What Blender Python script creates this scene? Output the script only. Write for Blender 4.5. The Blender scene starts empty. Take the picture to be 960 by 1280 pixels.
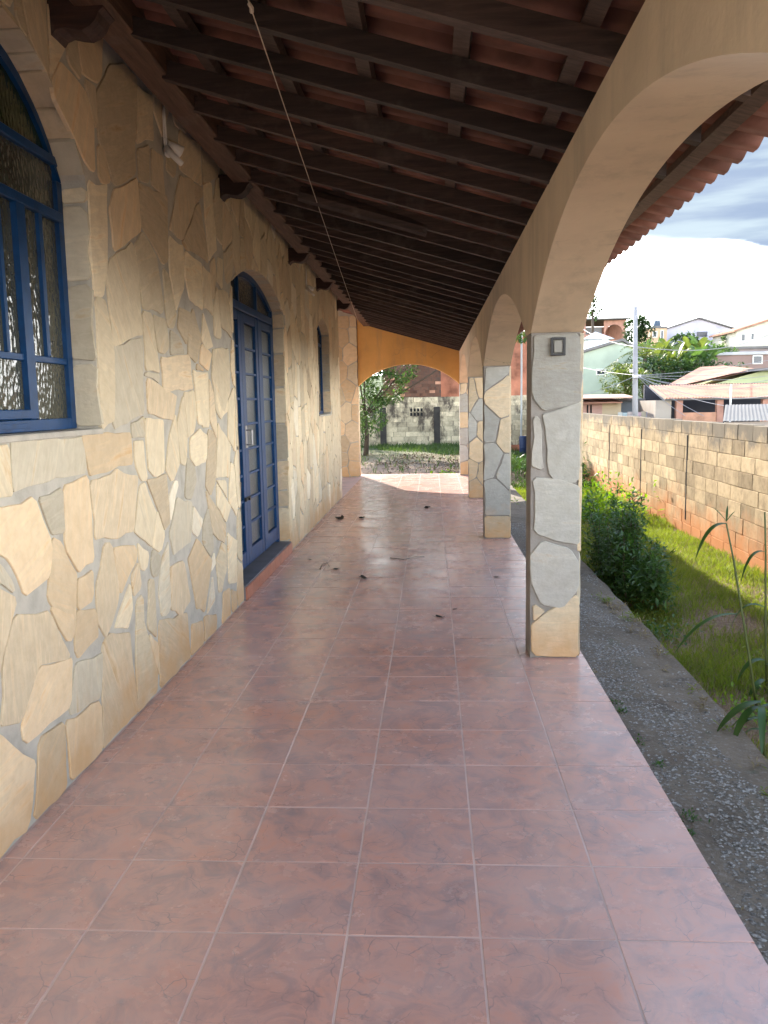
import bpy, math, random
import numpy as np
from mathutils import Vector, Matrix, noise as mnoise
random.seed(7); RNG = np.random.default_rng(7)
SC = bpy.context.scene; COL = SC.collection
# ------------------------------------------------------------------ camera
def cam_axes(yaw, pitch, roll):
    cy, sy, cp, sp = math.cos(yaw), math.sin(yaw), math.cos(pitch), math.sin(pitch)
    f = Vector((-sy*cp, cy*cp, -sp)); r = Vector((cy, sy, 0)); u = r.cross(f)
    return r*math.cos(roll)+u*math.sin(roll), u*math.cos(roll)-r*math.sin(roll), f
cr, cu, cf = cam_axes(.0591, .129, -.0179)
cam = bpy.data.cameras.new('camera'); camo = bpy.data.objects.new('camera', cam); COL.objects.link(camo)
cam.sensor_fit = 'VERTICAL'; cam.sensor_height = 36; cam.lens = 1049.7/1280*36
cam.clip_start = .05; cam.clip_end = 2000
m = Matrix((cr, cu, -cf)).transposed().to_4x4(); m.translation = Vector((0, 0, 1.6)); camo.matrix_world = m
SC.camera = camo
# ------------------------------------------------------------------ light
SUN = Vector((-.55, 1.65, 1.0)).normalized()          # towards the sun
sl = bpy.data.lights.new('sun', 'SUN'); sl.energy = 2.0; sl.angle = math.radians(.5); sl.color = (1, .93, .82)
so = bpy.data.objects.new('sun', sl); COL.objects.link(so)
so.rotation_euler = SUN.to_track_quat('Z', 'Y').to_euler(); so.location = (0, 0, 30)
W = bpy.data.worlds.new('World'); SC.world = W; W.use_nodes = True
wn, wl = W.node_tree.nodes, W.node_tree.links; wn.clear()
def N(nodes, t, **k):
    n = nodes.new(t)
    for a, v in k.items():
        if a.startswith('i_'): n.inputs[a[2:].replace('_', ' ')].default_value = v
        else: setattr(n, a, v)
    return n
sky = N(wn, 'ShaderNodeTexSky', sky_type='NISHITA', sun_disc=False)
sky.sun_elevation = math.asin(SUN.z); sky.sun_rotation = math.atan2(SUN.x, SUN.y)
sky.dust_density = 1.0
tc = N(wn, 'ShaderNodeTexCoord'); sep = N(wn, 'ShaderNodeSeparateXYZ'); wl.new(tc.outputs['Generated'], sep.inputs[0])
# project the direction on a cloud layer: xy / (z + .12)
zc = N(wn, 'ShaderNodeMath', operation='MAXIMUM'); wl.new(sep.outputs['Z'], zc.inputs[0]); zc.inputs[1].default_value = 0
za = N(wn, 'ShaderNodeMath', operation='ADD'); wl.new(zc.outputs[0], za.inputs[0]); za.inputs[1].default_value = .14
vd = N(wn, 'ShaderNodeVectorMath', operation='DIVIDE'); wl.new(tc.outputs['Generated'], vd.inputs[0])
cz = N(wn, 'ShaderNodeCombineXYZ'); [wl.new(za.outputs[0], cz.inputs[i]) for i in range(3)]; wl.new(cz.outputs[0], vd.inputs[1])
cn = N(wn, 'ShaderNodeTexNoise', i_Scale=1.1, i_Detail=7, i_Roughness=.55); wl.new(vd.outputs[0], cn.inputs['Vector'])
# lower air is one bank of bright cloud, higher up it breaks
el = N(wn, 'ShaderNodeMapRange'); wl.new(sep.outputs['Z'], el.inputs[0])
el.inputs['From Min'].default_value = .15; el.inputs['From Max'].default_value = .24; el.inputs['To Min'].default_value = .32; el.inputs['To Max'].default_value = -.10
ad = N(wn, 'ShaderNodeMath', operation='ADD'); wl.new(cn.outputs[0], ad.inputs[0]); wl.new(el.outputs[0], ad.inputs[1])
cm = N(wn, 'ShaderNodeMapRange', interpolation_type='SMOOTHSTEP'); wl.new(ad.outputs[0], cm.inputs[0])
cm.inputs['From Min'].default_value = .46; cm.inputs['From Max'].default_value = .66
cn2 = N(wn, 'ShaderNodeTexNoise', i_Scale=3.2, i_Detail=5); wl.new(vd.outputs[0], cn2.inputs['Vector'])
cc = N(wn, 'ShaderNodeMix', data_type='RGBA'); wl.new(cn2.outputs[0], cc.inputs['Factor'])
cc.inputs['A'].default_value = (9, 9.3, 9.8, 1); cc.inputs['B'].default_value = (19, 18.6, 17.8, 1)
mx = N(wn, 'ShaderNodeMix', data_type='RGBA'); wl.new(cm.outputs[0], mx.inputs['Factor'])
wl.new(sky.outputs[0], mx.inputs['A']); wl.new(cc.outputs['Result'], mx.inputs['B'])
# one wide blue-grey cloud belly to the right of the arches, and thin pale streaks low down
sb = N(wn, 'ShaderNodeVectorMath', operation='SUBTRACT'); wl.new(vd.outputs[0], sb.inputs[0]); sb.inputs[1].default_value = (1.0, 2.12, 0)
sx = N(wn, 'ShaderNodeVectorMath', operation='MULTIPLY'); wl.new(sb.outputs[0], sx.inputs[0]); sx.inputs[1].default_value = (.62, 1.0, 0)
ln = N(wn, 'ShaderNodeVectorMath', operation='LENGTH'); wl.new(sx.outputs[0], ln.inputs[0])
nn = N(wn, 'ShaderNodeMath', operation='MULTIPLY_ADD'); wl.new(cn.outputs[0], nn.inputs[0]); nn.inputs[1].default_value = -.9; wl.new(ln.outputs['Value'], nn.inputs[2])
bm_ = N(wn, 'ShaderNodeMapRange', interpolation_type='SMOOTHSTEP'); wl.new(nn.outputs[0], bm_.inputs[0])
for k_, v_ in zip(('From Min', 'From Max', 'To Min', 'To Max'), (.44, .62, 1, 0)): bm_.inputs[k_].default_value = v_
bc = N(wn, 'ShaderNodeMix', data_type='RGBA'); wl.new(cn2.outputs[0], bc.inputs['Factor']); bc.inputs['A'].default_value = (.34, .47, .70, 1); bc.inputs['B'].default_value = (.62, .74, .94, 1)
m2 = N(wn, 'ShaderNodeMix', data_type='RGBA'); wl.new(bm_.outputs[0], m2.inputs['Factor']); wl.new(mx.outputs['Result'], m2.inputs['A']); wl.new(bc.outputs['Result'], m2.inputs['B'])
mp = N(wn, 'ShaderNodeMapping'); wl.new(tc.outputs['Generated'], mp.inputs[0]); mp.inputs['Scale'].default_value = (2.2, 2.2, 17)
sn = N(wn, 'ShaderNodeTexNoise', i_Scale=1.5, i_Detail=6); wl.new(mp.outputs[0], sn.inputs['Vector'])
sm = N(wn, 'ShaderNodeMapRange', interpolation_type='SMOOTHSTEP'); wl.new(sn.outputs[0], sm.inputs[0])
for k_, v_ in zip(('From Min', 'From Max', 'To Min', 'To Max'), (.46, .62, 0, .9)): sm.inputs[k_].default_value = v_
m3 = N(wn, 'ShaderNodeMix', data_type='RGBA'); wl.new(sm.outputs[0], m3.inputs['Factor']); wl.new(m2.outputs['Result'], m3.inputs['A']); m3.inputs['B'].default_value = (.80, .96, 1.06, 1)
mx = m3
bg = N(wn, 'ShaderNodeBackground', i_Strength=.15); wl.new(mx.outputs['Result'], bg.inputs[0])
wo = N(wn, 'ShaderNodeOutputWorld'); wl.new(bg.outputs[0], wo.inputs[0])
SC.view_settings.view_transform = 'Standard'; SC.view_settings.look = 'None'
SC.view_settings.exposure = 2.68; SC.view_settings.gamma = 1
SC.cycles.max_bounces = 8; SC.cycles.diffuse_bounces = 5
# ------------------------------------------------------------------ materials
def mat(name, build):
    m = bpy.data.materials.new(name); m.use_nodes = True; nt = m.node_tree; nt.nodes.clear()
    out = nt.nodes.new('ShaderNodeOutputMaterial'); b = nt.nodes.new('ShaderNodeBsdfPrincipled')
    nt.links.new(b.outputs[0], out.inputs[0]); build(nt, b, out); return m
def coords(nt, kind='Object', rnd=True):
    tc = nt.nodes.new('ShaderNodeTexCoord'); o = tc.outputs[kind]
    if rnd:
        oi = nt.nodes.new('ShaderNodeObjectInfo'); sc = N(nt.nodes, 'ShaderNodeMath', operation='MULTIPLY'); sc.inputs[1].default_value = 37
        nt.links.new(oi.outputs['Random'], sc.inputs[0]); a = N(nt.nodes, 'ShaderNodeVectorMath', operation='ADD')
        nt.links.new(o, a.inputs[0]); nt.links.new(sc.outputs[0], a.inputs[1]); return a.outputs[0], oi.outputs['Random']
    return o, None
def noise_t(nt, vec, scale, detail=4, rough=.55, stretch=None, dist=0):
    if stretch:
        mp = nt.nodes.new('ShaderNodeMapping'); mp.inputs['Scale'].default_value = stretch; nt.links.new(vec, mp.inputs[0]); vec = mp.outputs[0]
    n = N(nt.nodes, 'ShaderNodeTexNoise', i_Scale=scale, i_Detail=detail, i_Roughness=rough, i_Distortion=dist); nt.links.new(vec, n.inputs['Vector']); return n.outputs[0]
def ramp(nt, fac, stops):
    r = nt.nodes.new('ShaderNodeValToRGB'); e = r.color_ramp.elements
    while len(e) < len(stops): e.new(.5)
    for i, (p, c) in enumerate(stops):
        e[i].position = p; e[i].color = (*c, 1) if len(c) == 3 else c
    nt.links.new(fac, r.inputs[0]); return r.outputs[0]
def mixc(nt, fac, a, b, mode='MIX'):
    m = N(nt.nodes, 'ShaderNodeMix', data_type='RGBA', blend_type=mode)
    for s, v in (('Factor', fac), ('A', a), ('B', b)):
        if isinstance(v, (int, float)): m.inputs[s].default_value = v
        elif isinstance(v, tuple): m.inputs[s].default_value = (*v, 1)
        else: nt.links.new(v, m.inputs[s])
    return m.outputs['Result']
def mrange(nt, v, a, b, c=0, d=1):
    m = N(nt.nodes, 'ShaderNodeMapRange'); nt.links.new(v, m.inputs[0])
    for k, x in zip(('From Min', 'From Max', 'To Min', 'To Max'), (a, b, c, d)): m.inputs[k].default_value = x
    return m.outputs[0]
def bump(nt, b, h, strength=.3, dist=.01):
    n = N(nt.nodes, 'ShaderNodeBump', i_Strength=strength, i_Distance=dist); nt.links.new(h, n.inputs['Height']); nt.links.new(n.outputs[0], b.inputs['Normal'])
def posz(nt):
    g = nt.nodes.new('ShaderNodeNewGeometry'); s = nt.nodes.new('ShaderNodeSeparateXYZ'); nt.links.new(g.outputs['Position'], s.inputs[0]); return s, g
def v3(c, k): return tuple(x*k for x in c)
def generic(name, c, rough=.8, var=.25, scale=4, bs=.2, dist=.01, metal=0, stretch=None, c2=None, spec=.4, rnd=True, detail=5):
    def f(nt, b, o):
        v, r = coords(nt, 'Object', rnd)
        n = noise_t(nt, v, scale, detail, stretch=stretch)
        col = ramp(nt, n, [(.28, v3(c, 1-var)), (.5, c), (.72, c2 or v3(c, 1+var*.6))])
        if r is not None: col = mixc(nt, .9, col, mixc(nt, r, v3((1, 1, 1), 1-var*.5), v3((1, 1, 1), 1)), 'MULTIPLY')
        nt.links.new(col, b.inputs['Base Color']); b.inputs['Roughness'].default_value = rough; b.inputs['Metallic'].default_value = metal
        b.inputs['Specular IOR Level'].default_value = spec
        if bs: bump(nt, b, noise_t(nt, v, scale*6, 5), bs, dist)
    return mat(name, f)
def mid(a, b): return tuple((x+y)/2 for x, y in zip(a, b))
def stone_mat(name, c, c2):
    if 'silver' not in name: c = (c[0]*1.05, c[1], c[2]*.92); c2 = (c2[0]*1.05, c2[1], c2[2]*.91)
    def f(nt, b, o):
        v, r = coords(nt)
        rt_ = N(nt.nodes, 'ShaderNodeVectorRotate', rotation_type='X_AXIS'); nt.links.new(v, rt_.inputs['Vector']); nt.links.new(mrange(nt, r, 0, 1, -2.2, 1.6), rt_.inputs['Angle'])
        n1 = noise_t(nt, rt_.outputs[0], 4.0, 6, .6, (1, 4.2, .6), .25)      # bedding bands, each stone turned its own way
        n2 = noise_t(nt, v, 14, 6, .65)
        col = ramp(nt, n1, [(.25, v3(c2, .98)), (.42, c), (.52, v3(mid(c, c2), 1.0)), (.6, v3(c, 1.06)), (.72, (c2[0]*1.1, c2[1]*.92, c2[2]*.72))])
        col = mixc(nt, .55, col, ramp(nt, n2, [(.3, (.80, .76, .70)), (.6, (1, 1, 1))]), 'MULTIPLY')
        hs = N(nt.nodes, 'ShaderNodeHueSaturation'); nt.links.new(col, hs.inputs['Color'])
        nt.links.new(mrange(nt, r, 0, 1, .8, 1.12), hs.inputs['Value']); hs.inputs['Saturation'].default_value = 1
        col = hs.outputs[0]
        s, g = posz(nt)                                        # red earth splashed on the foot of the wall
        wv = nt.nodes.new('ShaderNodeNewGeometry').outputs['Position']
        a = N(nt.nodes, 'ShaderNodeMath', operation='ADD'); nt.links.new(s.outputs['Z'], a.inputs[0])
        nt.links.new(mrange(nt, noise_t(nt, wv, 3.5, 3), .3, .7, -.18, .18), a.inputs[1])
        col = mixc(nt, mrange(nt, a.outputs[0], .02, .32, .62, 0), col, (.60, .33, .13), 'MIX')
        nt.links.new(col, b.inputs['Base Color']); b.inputs['Roughness'].default_value = .72; b.inputs['Specular IOR Level'].default_value = .3
        bn = mixc(nt, .35, noise_t(nt, rt_.outputs[0], 6, 7, .7, (1, 3, 1)), noise_t(nt, v, 60, 4)); bump(nt, b, bn, .7, .010)
    return mat(name, f)
ST = {'c': stone_mat('stone_cream', (.70, .62, .46), (.60, .54, .42)), 'o': stone_mat('stone_ochre', (.70, .56, .38), (.64, .54, .40)),
      'g': stone_mat('stone_grey', (.56, .52, .42), (.48, .45, .37)), 'w': stone_mat('stone_pale', (.78, .74, .62), (.68, .62, .50)),
      't': stone_mat('stone_tan', (.64, .54, .39), (.50, .44, .34)), 's': stone_mat('stone_silver', (.46, .45, .395), (.40, .39, .35)), 'v': stone_mat('stone_silver_pale', (.50, .48, .42), (.43, .41, .36))}
MORTAR = generic('mortar', (.47, .435, .365), .95, .2, 9, .5, .008, rnd=False)
RENDERED = generic('column_render', (.34, .315, .28), .95, .25, 6, .5, .008)
def paint(name, c, dirt=(.3, .25, .18)):
    def f(nt, b, o):
        v, r = coords(nt, 'Object', False)
        col = ramp(nt, noise_t(nt, v, 1.6, 6, .6), [(.3, v3(c, .84)), (.55, c), (.75, v3(c, 1.08))])
        vo = N(nt.nodes, 'ShaderNodeTexVoronoi', feature='DISTANCE_TO_EDGE', i_Scale=1.1); wn_ = N(nt.nodes, 'ShaderNodeTexNoise', i_Scale=2.5, i_Detail=6); nt.links.new(v, wn_.inputs['Vector']); wv = N(nt.nodes, 'ShaderNodeVectorMath', operation='MULTIPLY_ADD'); nt.links.new(wn_.outputs['Color'], wv.inputs[0]); wv.inputs[1].default_value = (.5, .5, .5); nt.links.new(v, wv.inputs[2]); nt.links.new(wv.outputs[0], vo.inputs['Vector'])
        ck = N(nt.nodes, 'ShaderNodeMath', operation='MULTIPLY'); nt.links.new(mrange(nt, vo.outputs['Distance'], 0, .006, .6, 0), ck.inputs[0]); nt.links.new(mrange(nt, noise_t(nt, v, 1.3, 3), .5, .6), ck.inputs[1]); col = mixc(nt, ck.outputs[0], col, (.2, .16, .12))
        d = noise_t(nt, v, 1.2, 7, .7, (3, 3, .5)); col = mixc(nt, mrange(nt, d, .52, .75, 0, .5), col, dirt)
        nt.links.new(col, b.inputs['Base Color']); b.inputs['Roughness'].default_value = .8; b.inputs['Specular IOR Level'].default_value = .25
        bump(nt, b, mixc(nt, .6, noise_t(nt, v, 40, 5), noise_t(nt, v, 4, 4, .6, (1, 1, 2.5))), .4, .012)
    return mat(name, f)
CREAM = paint('cream_plaster', (.70, .56, .40)); BOUNCE_PLASTER = paint('bounce_tinted_plaster', (.72, .40, .13))  # second plaster: warm bounce off the sunlit floor is mixed into its colour
def tile_b(nt, b, o):
    v, r = coords(nt)
    n = noise_t(nt, v, 7, 8, .68, None, .9)
    col = ramp(nt, n, [(.3, (.28, .18, .17)), (.42, (.44, .225, .18)), (.54, (.62, .29, .205)), (.70, (.68, .27, .165))])
    wp = N(nt.nodes, 'ShaderNodeTexNoise', i_Scale=4, i_Detail=4); nt.links.new(v, wp.inputs['Vector'])     # thin dark crackle veins
    wa = N(nt.nodes, 'ShaderNodeVectorMath', operation='MULTIPLY_ADD'); nt.links.new(wp.outputs['Color'], wa.inputs[0]); wa.inputs[1].default_value = (.22, .22, .22); nt.links.new(v, wa.inputs[2])
    vo = N(nt.nodes, 'ShaderNodeTexVoronoi', feature='DISTANCE_TO_EDGE', i_Scale=10); nt.links.new(wa.outputs[0], vo.inputs['Vector'])
    ab2 = vo
    msk = N(nt.nodes, 'ShaderNodeMath', operation='MULTIPLY'); nt.links.new(mrange(nt, ab2.outputs[0], 0, .024, .85, 0), msk.inputs[0]); nt.links.new(mrange(nt, noise_t(nt, v, 9, 5, .7), .46, .60), msk.inputs[1])
    col = mixc(nt, msk.outputs[0], col, (.13, .09, .10))
    sp = noise_t(nt, v, 70, 3); col = mixc(nt, mrange(nt, sp, .66, .75, 0, .4), col, (.5, .38, .34))
    gp = nt.nodes.new('ShaderNodeNewGeometry').outputs['Position']  # a film of pale dust
    du = noise_t(nt, gp, 1.1, 6, .65); col = mixc(nt, mrange(nt, du, .32, .75, .15, .6), col, (.72, .56, .51))
    nt.links.new(col, b.inputs['Base Color'])
    nt.links.new(mrange(nt, noise_t(nt, gp, 3.5, 6, .7), .3, .7, .15, .34), b.inputs['Roughness']); b.inputs['Specular IOR Level'].default_value = .5
    bump(nt, b, noise_t(nt, v, 7, 3), .08, .004)
TILE = mat('marbled_floor_tile', tile_b)
GROUT = generic('grout', (.66, .48, .41), .9, .25, 3, .2, rnd=False)
STEPTILE = generic('terracotta_step_tile', (.45, .15, .08), .4, .2, 6, .1)
SLATE = generic('grey_threshold', (.17, .16, .17), .6, .25, 5, .2)
def wood(name, c):
    def f(nt, b, o):
        v, r = coords(nt)
        n = noise_t(nt, v, 3, 6, .65, (1.2, 14, 14) if name != 'beam_wood' else (14, 1.2, 14), .4)
        col = ramp(nt, n, [(.3, v3(c, .5)), (.55, c), (.75, v3(c, 1.6))]); hs = N(nt.nodes, 'ShaderNodeHueSaturation'); nt.links.new(col, hs.inputs['Color']); nt.links.new(mrange(nt, r, 0, 1, .6, 1.35), hs.inputs['Value'])
        col = mixc(nt, mrange(nt, noise_t(nt, v, 2.5, 5, .7), .55, .75, 0, .5), hs.outputs[0], (.16, .13, .11)); nt.links.new(col, b.inputs['Base Color']); b.inputs['Roughness'].default_value = .75
        bump(nt, b, n, .5, .004)
    return mat(name, f)
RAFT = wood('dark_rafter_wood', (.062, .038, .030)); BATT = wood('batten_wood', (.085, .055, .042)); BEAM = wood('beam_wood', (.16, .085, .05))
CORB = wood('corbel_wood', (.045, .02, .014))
CLAY = generic('clay_roof_tile', (.225, .098, .070), .85, .6, 5, .4, .005)
GALV = generic('aged_clay', (.28, .15, .11), .9, .4, 1.2, .3, rnd=False)
BLUE = generic('blue_gloss_paint', (.004, .048, .15), .42, .3, 12, .15, .003, spec=.3)
def glass_b(c, sc=55, ro=.12):
    def f(nt, b, o):
        v, r = coords(nt, 'Object')
        w = N(nt.nodes, 'ShaderNodeTexVoronoi', i_Scale=sc, feature='SMOOTH_F1'); mp = nt.nodes.new('ShaderNodeMapping'); mp.inputs['Scale'].default_value = (1, 1, .6)
        nt.links.new(v, mp.inputs[0]); nt.links.new(mp.outputs[0], w.inputs['Vector'])
        nt.links.new(ramp(nt, noise_t(nt, v, 3, 3), [(.3, v3(c, .7)), (.7, v3(c, 1.4))]), b.inputs['Base Color'])
        b.inputs['Roughness'].default_value = ro; b.inputs['Specular IOR Level'].default_value = .6
        bump(nt, b, w.outputs['Distance'], .36, .010)
    return f
GLASS = mat('hammered_glass', glass_b((.052, .055, .042))); GGREEN = mat('green_hammered_glass', glass_b((.015, .028, .008)))
GDOOR = mat('grey_hammered_glass', glass_b((.045, .062, .072), 90, .3))
def plain(name, c, rough=.6, metal=0): return generic(name, c, rough, .12, 8, 0, metal=metal)
WHITE = plain('white_plastic', (.82, .79, .72), .4); BLACK = plain('black_plastic', (.02, .02, .022), .4); STEEL = plain('dull_steel', (.35, .35, .36), .4, .8)
CORD = plain('cord', (.55, .45, .35), .8)
def block_b(nt, b, o):
    v, r = coords(nt); s, g = posz(nt); P = g.outputs['Position']
    col = ramp(nt, noise_t(nt, v, 6, 6, .7), [(.3, (.30, .225, .14)), (.5, (.47, .355, .215)), (.7, (.56, .43, .27))])
    hs = N(nt.nodes, 'ShaderNodeHueSaturation'); nt.links.new(col, hs.inputs['Color']); nt.links.new(mrange(nt, r, 0, 1, .66, 1.18), hs.inputs['Value']); col = hs.outputs[0]
    a = N(nt.nodes, 'ShaderNodeMath', operation='ADD'); nt.links.new(s.outputs['Z'], a.inputs[0]); nt.links.new(mrange(nt, noise_t(nt, P, 1.8, 5, .7), .3, .7, -.22, .22), a.inputs[1])
    col = mixc(nt, mrange(nt, a.outputs[0], -.30, .18, .85, 0), col, (.55, .22, .085))      # red earth splash
    col = mixc(nt, mrange(nt, a.outputs[0], 1.0, 1.16, 0, .8), col, (.17, .15, .12))       # mould under the top
    d = noise_t(nt, P, 2.2, 6, .75, (2, 2, .5)); col = mixc(nt, mrange(nt, d, .55, .75, 0, .5), col, (.2, .17, .13))
    nt.links.new(col, b.inputs['Base Color']); b.inputs['Roughness'].default_value = .95; b.inputs['Specular IOR Level'].default_value = .1
    bump(nt, b, noise_t(nt, v, 50, 5, .7), .6, .01)
BLOCK = mat('cement_block', block_b)
def block2_b(nt, b, o):
    v, r = coords(nt); s, g = posz(nt); P = g.outputs['Position']
    col = ramp(nt, noise_t(nt, v, 5, 6, .7), [(.3, (.40, .33, .22)), (.6, (.66, .56, .38))])
    hs = N(nt.nodes, 'ShaderNodeHueSaturation'); nt.links.new(col, hs.inputs['Color']); nt.links.new(mrange(nt, r, 0, 1, .65, 1.2), hs.inputs['Value']); col = hs.outputs[0]
    d = noise_t(nt, P, .9, 6, .7, (1.3, 1.3, .7)); col = mixc(nt, mrange(nt, d, .50, .60, 0, .92), col, (.055, .042, .035))
    nt.links.new(col, b.inputs['Base Color']); b.inputs['Roughness'].default_value = .95
BLOCK2 = mat('mouldy_block', block2_b)
BRICKD = generic('stained_brick', (.17, .085, .055), .95, .6, 2, .3, c2=(.10, .07, .055)); BRICKP = generic('bare_brick', (.52, .27, .17), .9, .3, 3, .2)
JOINT = generic('dark_joint', (.13, .10, .07), 1, .4, 2, .3, rnd=False); JOINTD = generic('black_joint', (.09, .075, .06), 1, .4, 2, .3, rnd=False)
HOLE = plain('dark_opening', (.012, .012, .012), .9)
def conc_b(nt, b, o):
    v, r = coords(nt, 'Object', False)
    col = ramp(nt, noise_t(nt, v, 1.5, 7, .7), [(.3, (.10, .074, .048)), (.5, (.165, .127, .086)), (.72, (.24, .19, .135))])
    col = mixc(nt, mrange(nt, noise_t(nt, v, 40, 4, .7), .52, .64, 0, .4), col, (.30, .27, .23)); col = mixc(nt, mrange(nt, noise_t(nt, v, 3.1, 6, .75), .54, .66, 0, .7), col, (.13, .085, .05)); col = mixc(nt, mrange(nt, noise_t(nt, v, 4.7, 6, .75, (1, .6, 1)), .58, .68, 0, .6), col, (.055, .075, .03))
    col = mixc(nt, mrange(nt, noise_t(nt, v, 2.4, 5, .7), .56, .66, 0, .8), col, (.06, .047, .034))
    nt.links.new(col, b.inputs['Base Color']); b.inputs['Roughness'].default_value = .9
    bump(nt, b, noise_t(nt, v, 45, 5, .7), .8, .012)
CONC = mat('weathered_concrete', conc_b)
def pebble_b(nt, b, o):
    v, r = coords(nt, 'Object', False)
    nt.links.new(ramp(nt, noise_t(nt, v, 60, 2), [(.35, (.09, .072, .05)), (.5, (.19, .165, .13)), (.65, (.38, .35, .30))]), b.inputs['Base Color']); b.inputs['Roughness'].default_value = .7
PEB = mat('pebble', pebble_b)
def soil_b(nt, b, o):
    v, r = coords(nt, 'Object', False)
    col = ramp(nt, noise_t(nt, v, 1.3, 7, .7), [(.32, (.10, .055, .035)), (.5, (.20, .12, .075)), (.62, (.28, .19, .12)), (.75, (.25, .10, .055))])
    col = mixc(nt, mrange(nt, noise_t(nt, v, 26, 5, .7), .45, .6, 0, .6), col, (.30, .23, .15))
    s, g = posz(nt)                                                  # far ground is grassed over
    col = mixc(nt, mrange(nt, s.outputs['Y'], 22, 32), col, (.09, .12, .04))
    nt.links.new(col, b.inputs['Base Color']); b.inputs['Roughness'].default_value = 1
    bump(nt, b, noise_t(nt, v, 18, 6, .7), .9, .03)
SOIL = mat('red_soil', soil_b)
def leaf_mat(name, c, c2, tr=.45, rough=.45, scale=3.0):
    def f(nt, b, o):
        v, r = coords(nt, 'Object', False)
        g = nt.nodes.new('ShaderNodeNewGeometry')
        col = mixc(nt, g.outputs['Random Per Island'], c, c2); col = mixc(nt, .5, col, ramp(nt, noise_t(nt, v, scale, 3), [(.3, (.5, .5, .5)), (.7, (1.2, 1.2, 1.1))]), 'MULTIPLY')
        nt.links.new(col, b.inputs['Base Color']); b.inputs['Roughness'].default_value = rough; b.inputs['Specular IOR Level'].default_value = .4
        t = nt.nodes.new('ShaderNodeBsdfTranslucent'); hs = N(nt.nodes, 'ShaderNodeHueSaturation', i_Saturation=1.15, i_Value=1.6); nt.links.new(col, hs.inputs['Color']); nt.links.new(hs.outputs[0], t.inputs[0])
        ms = nt.nodes.new('ShaderNodeMixShader'); ms.inputs[0].default_value = tr; nt.links.new(b.outputs[0], ms.inputs[1]); nt.links.new(t.outputs[0], ms.inputs[2]); nt.links.new(ms.outputs[0], o.inputs[0])
    return mat(name, f)
GRASS = leaf_mat('green_grass', (.13, .18, .03), (.23, .27, .05), .5, .6); DRY = leaf_mat('dry_grass', (.22, .17, .09), (.33, .27, .15), .3, .8)
LBUSH = leaf_mat('bush_leaf', (.045, .10, .022), (.09, .16, .035), .45, .4); LTREE = leaf_mat('tree_leaf', (.05, .10, .03), (.11, .17, .045), .4, .5)
LCORN = leaf_mat('corn_leaf', (.045, .10, .03), (.06, .12, .03), .4, .35); LPALM = leaf_mat('palm_leaf', (.08, .125, .028), (.16, .18, .045), .35, .5)
LLIME = leaf_mat('lime_leaf', (.16, .28, .03), (.22, .33, .04), .5, .5); LDARK = leaf_mat('far_leaf', (.035, .07, .025), (.06, .10, .03), .3, .6)
BARK = generic('bark', (.09, .065, .045), .95, .4, 8, .5); STEMG = generic('green_stem', (.12, .15, .05), .6, .3, 8, .1)
DEADLEAF = generic('dead_leaf', (.03, .022, .016), .9, .3, 20, .2)
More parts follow.
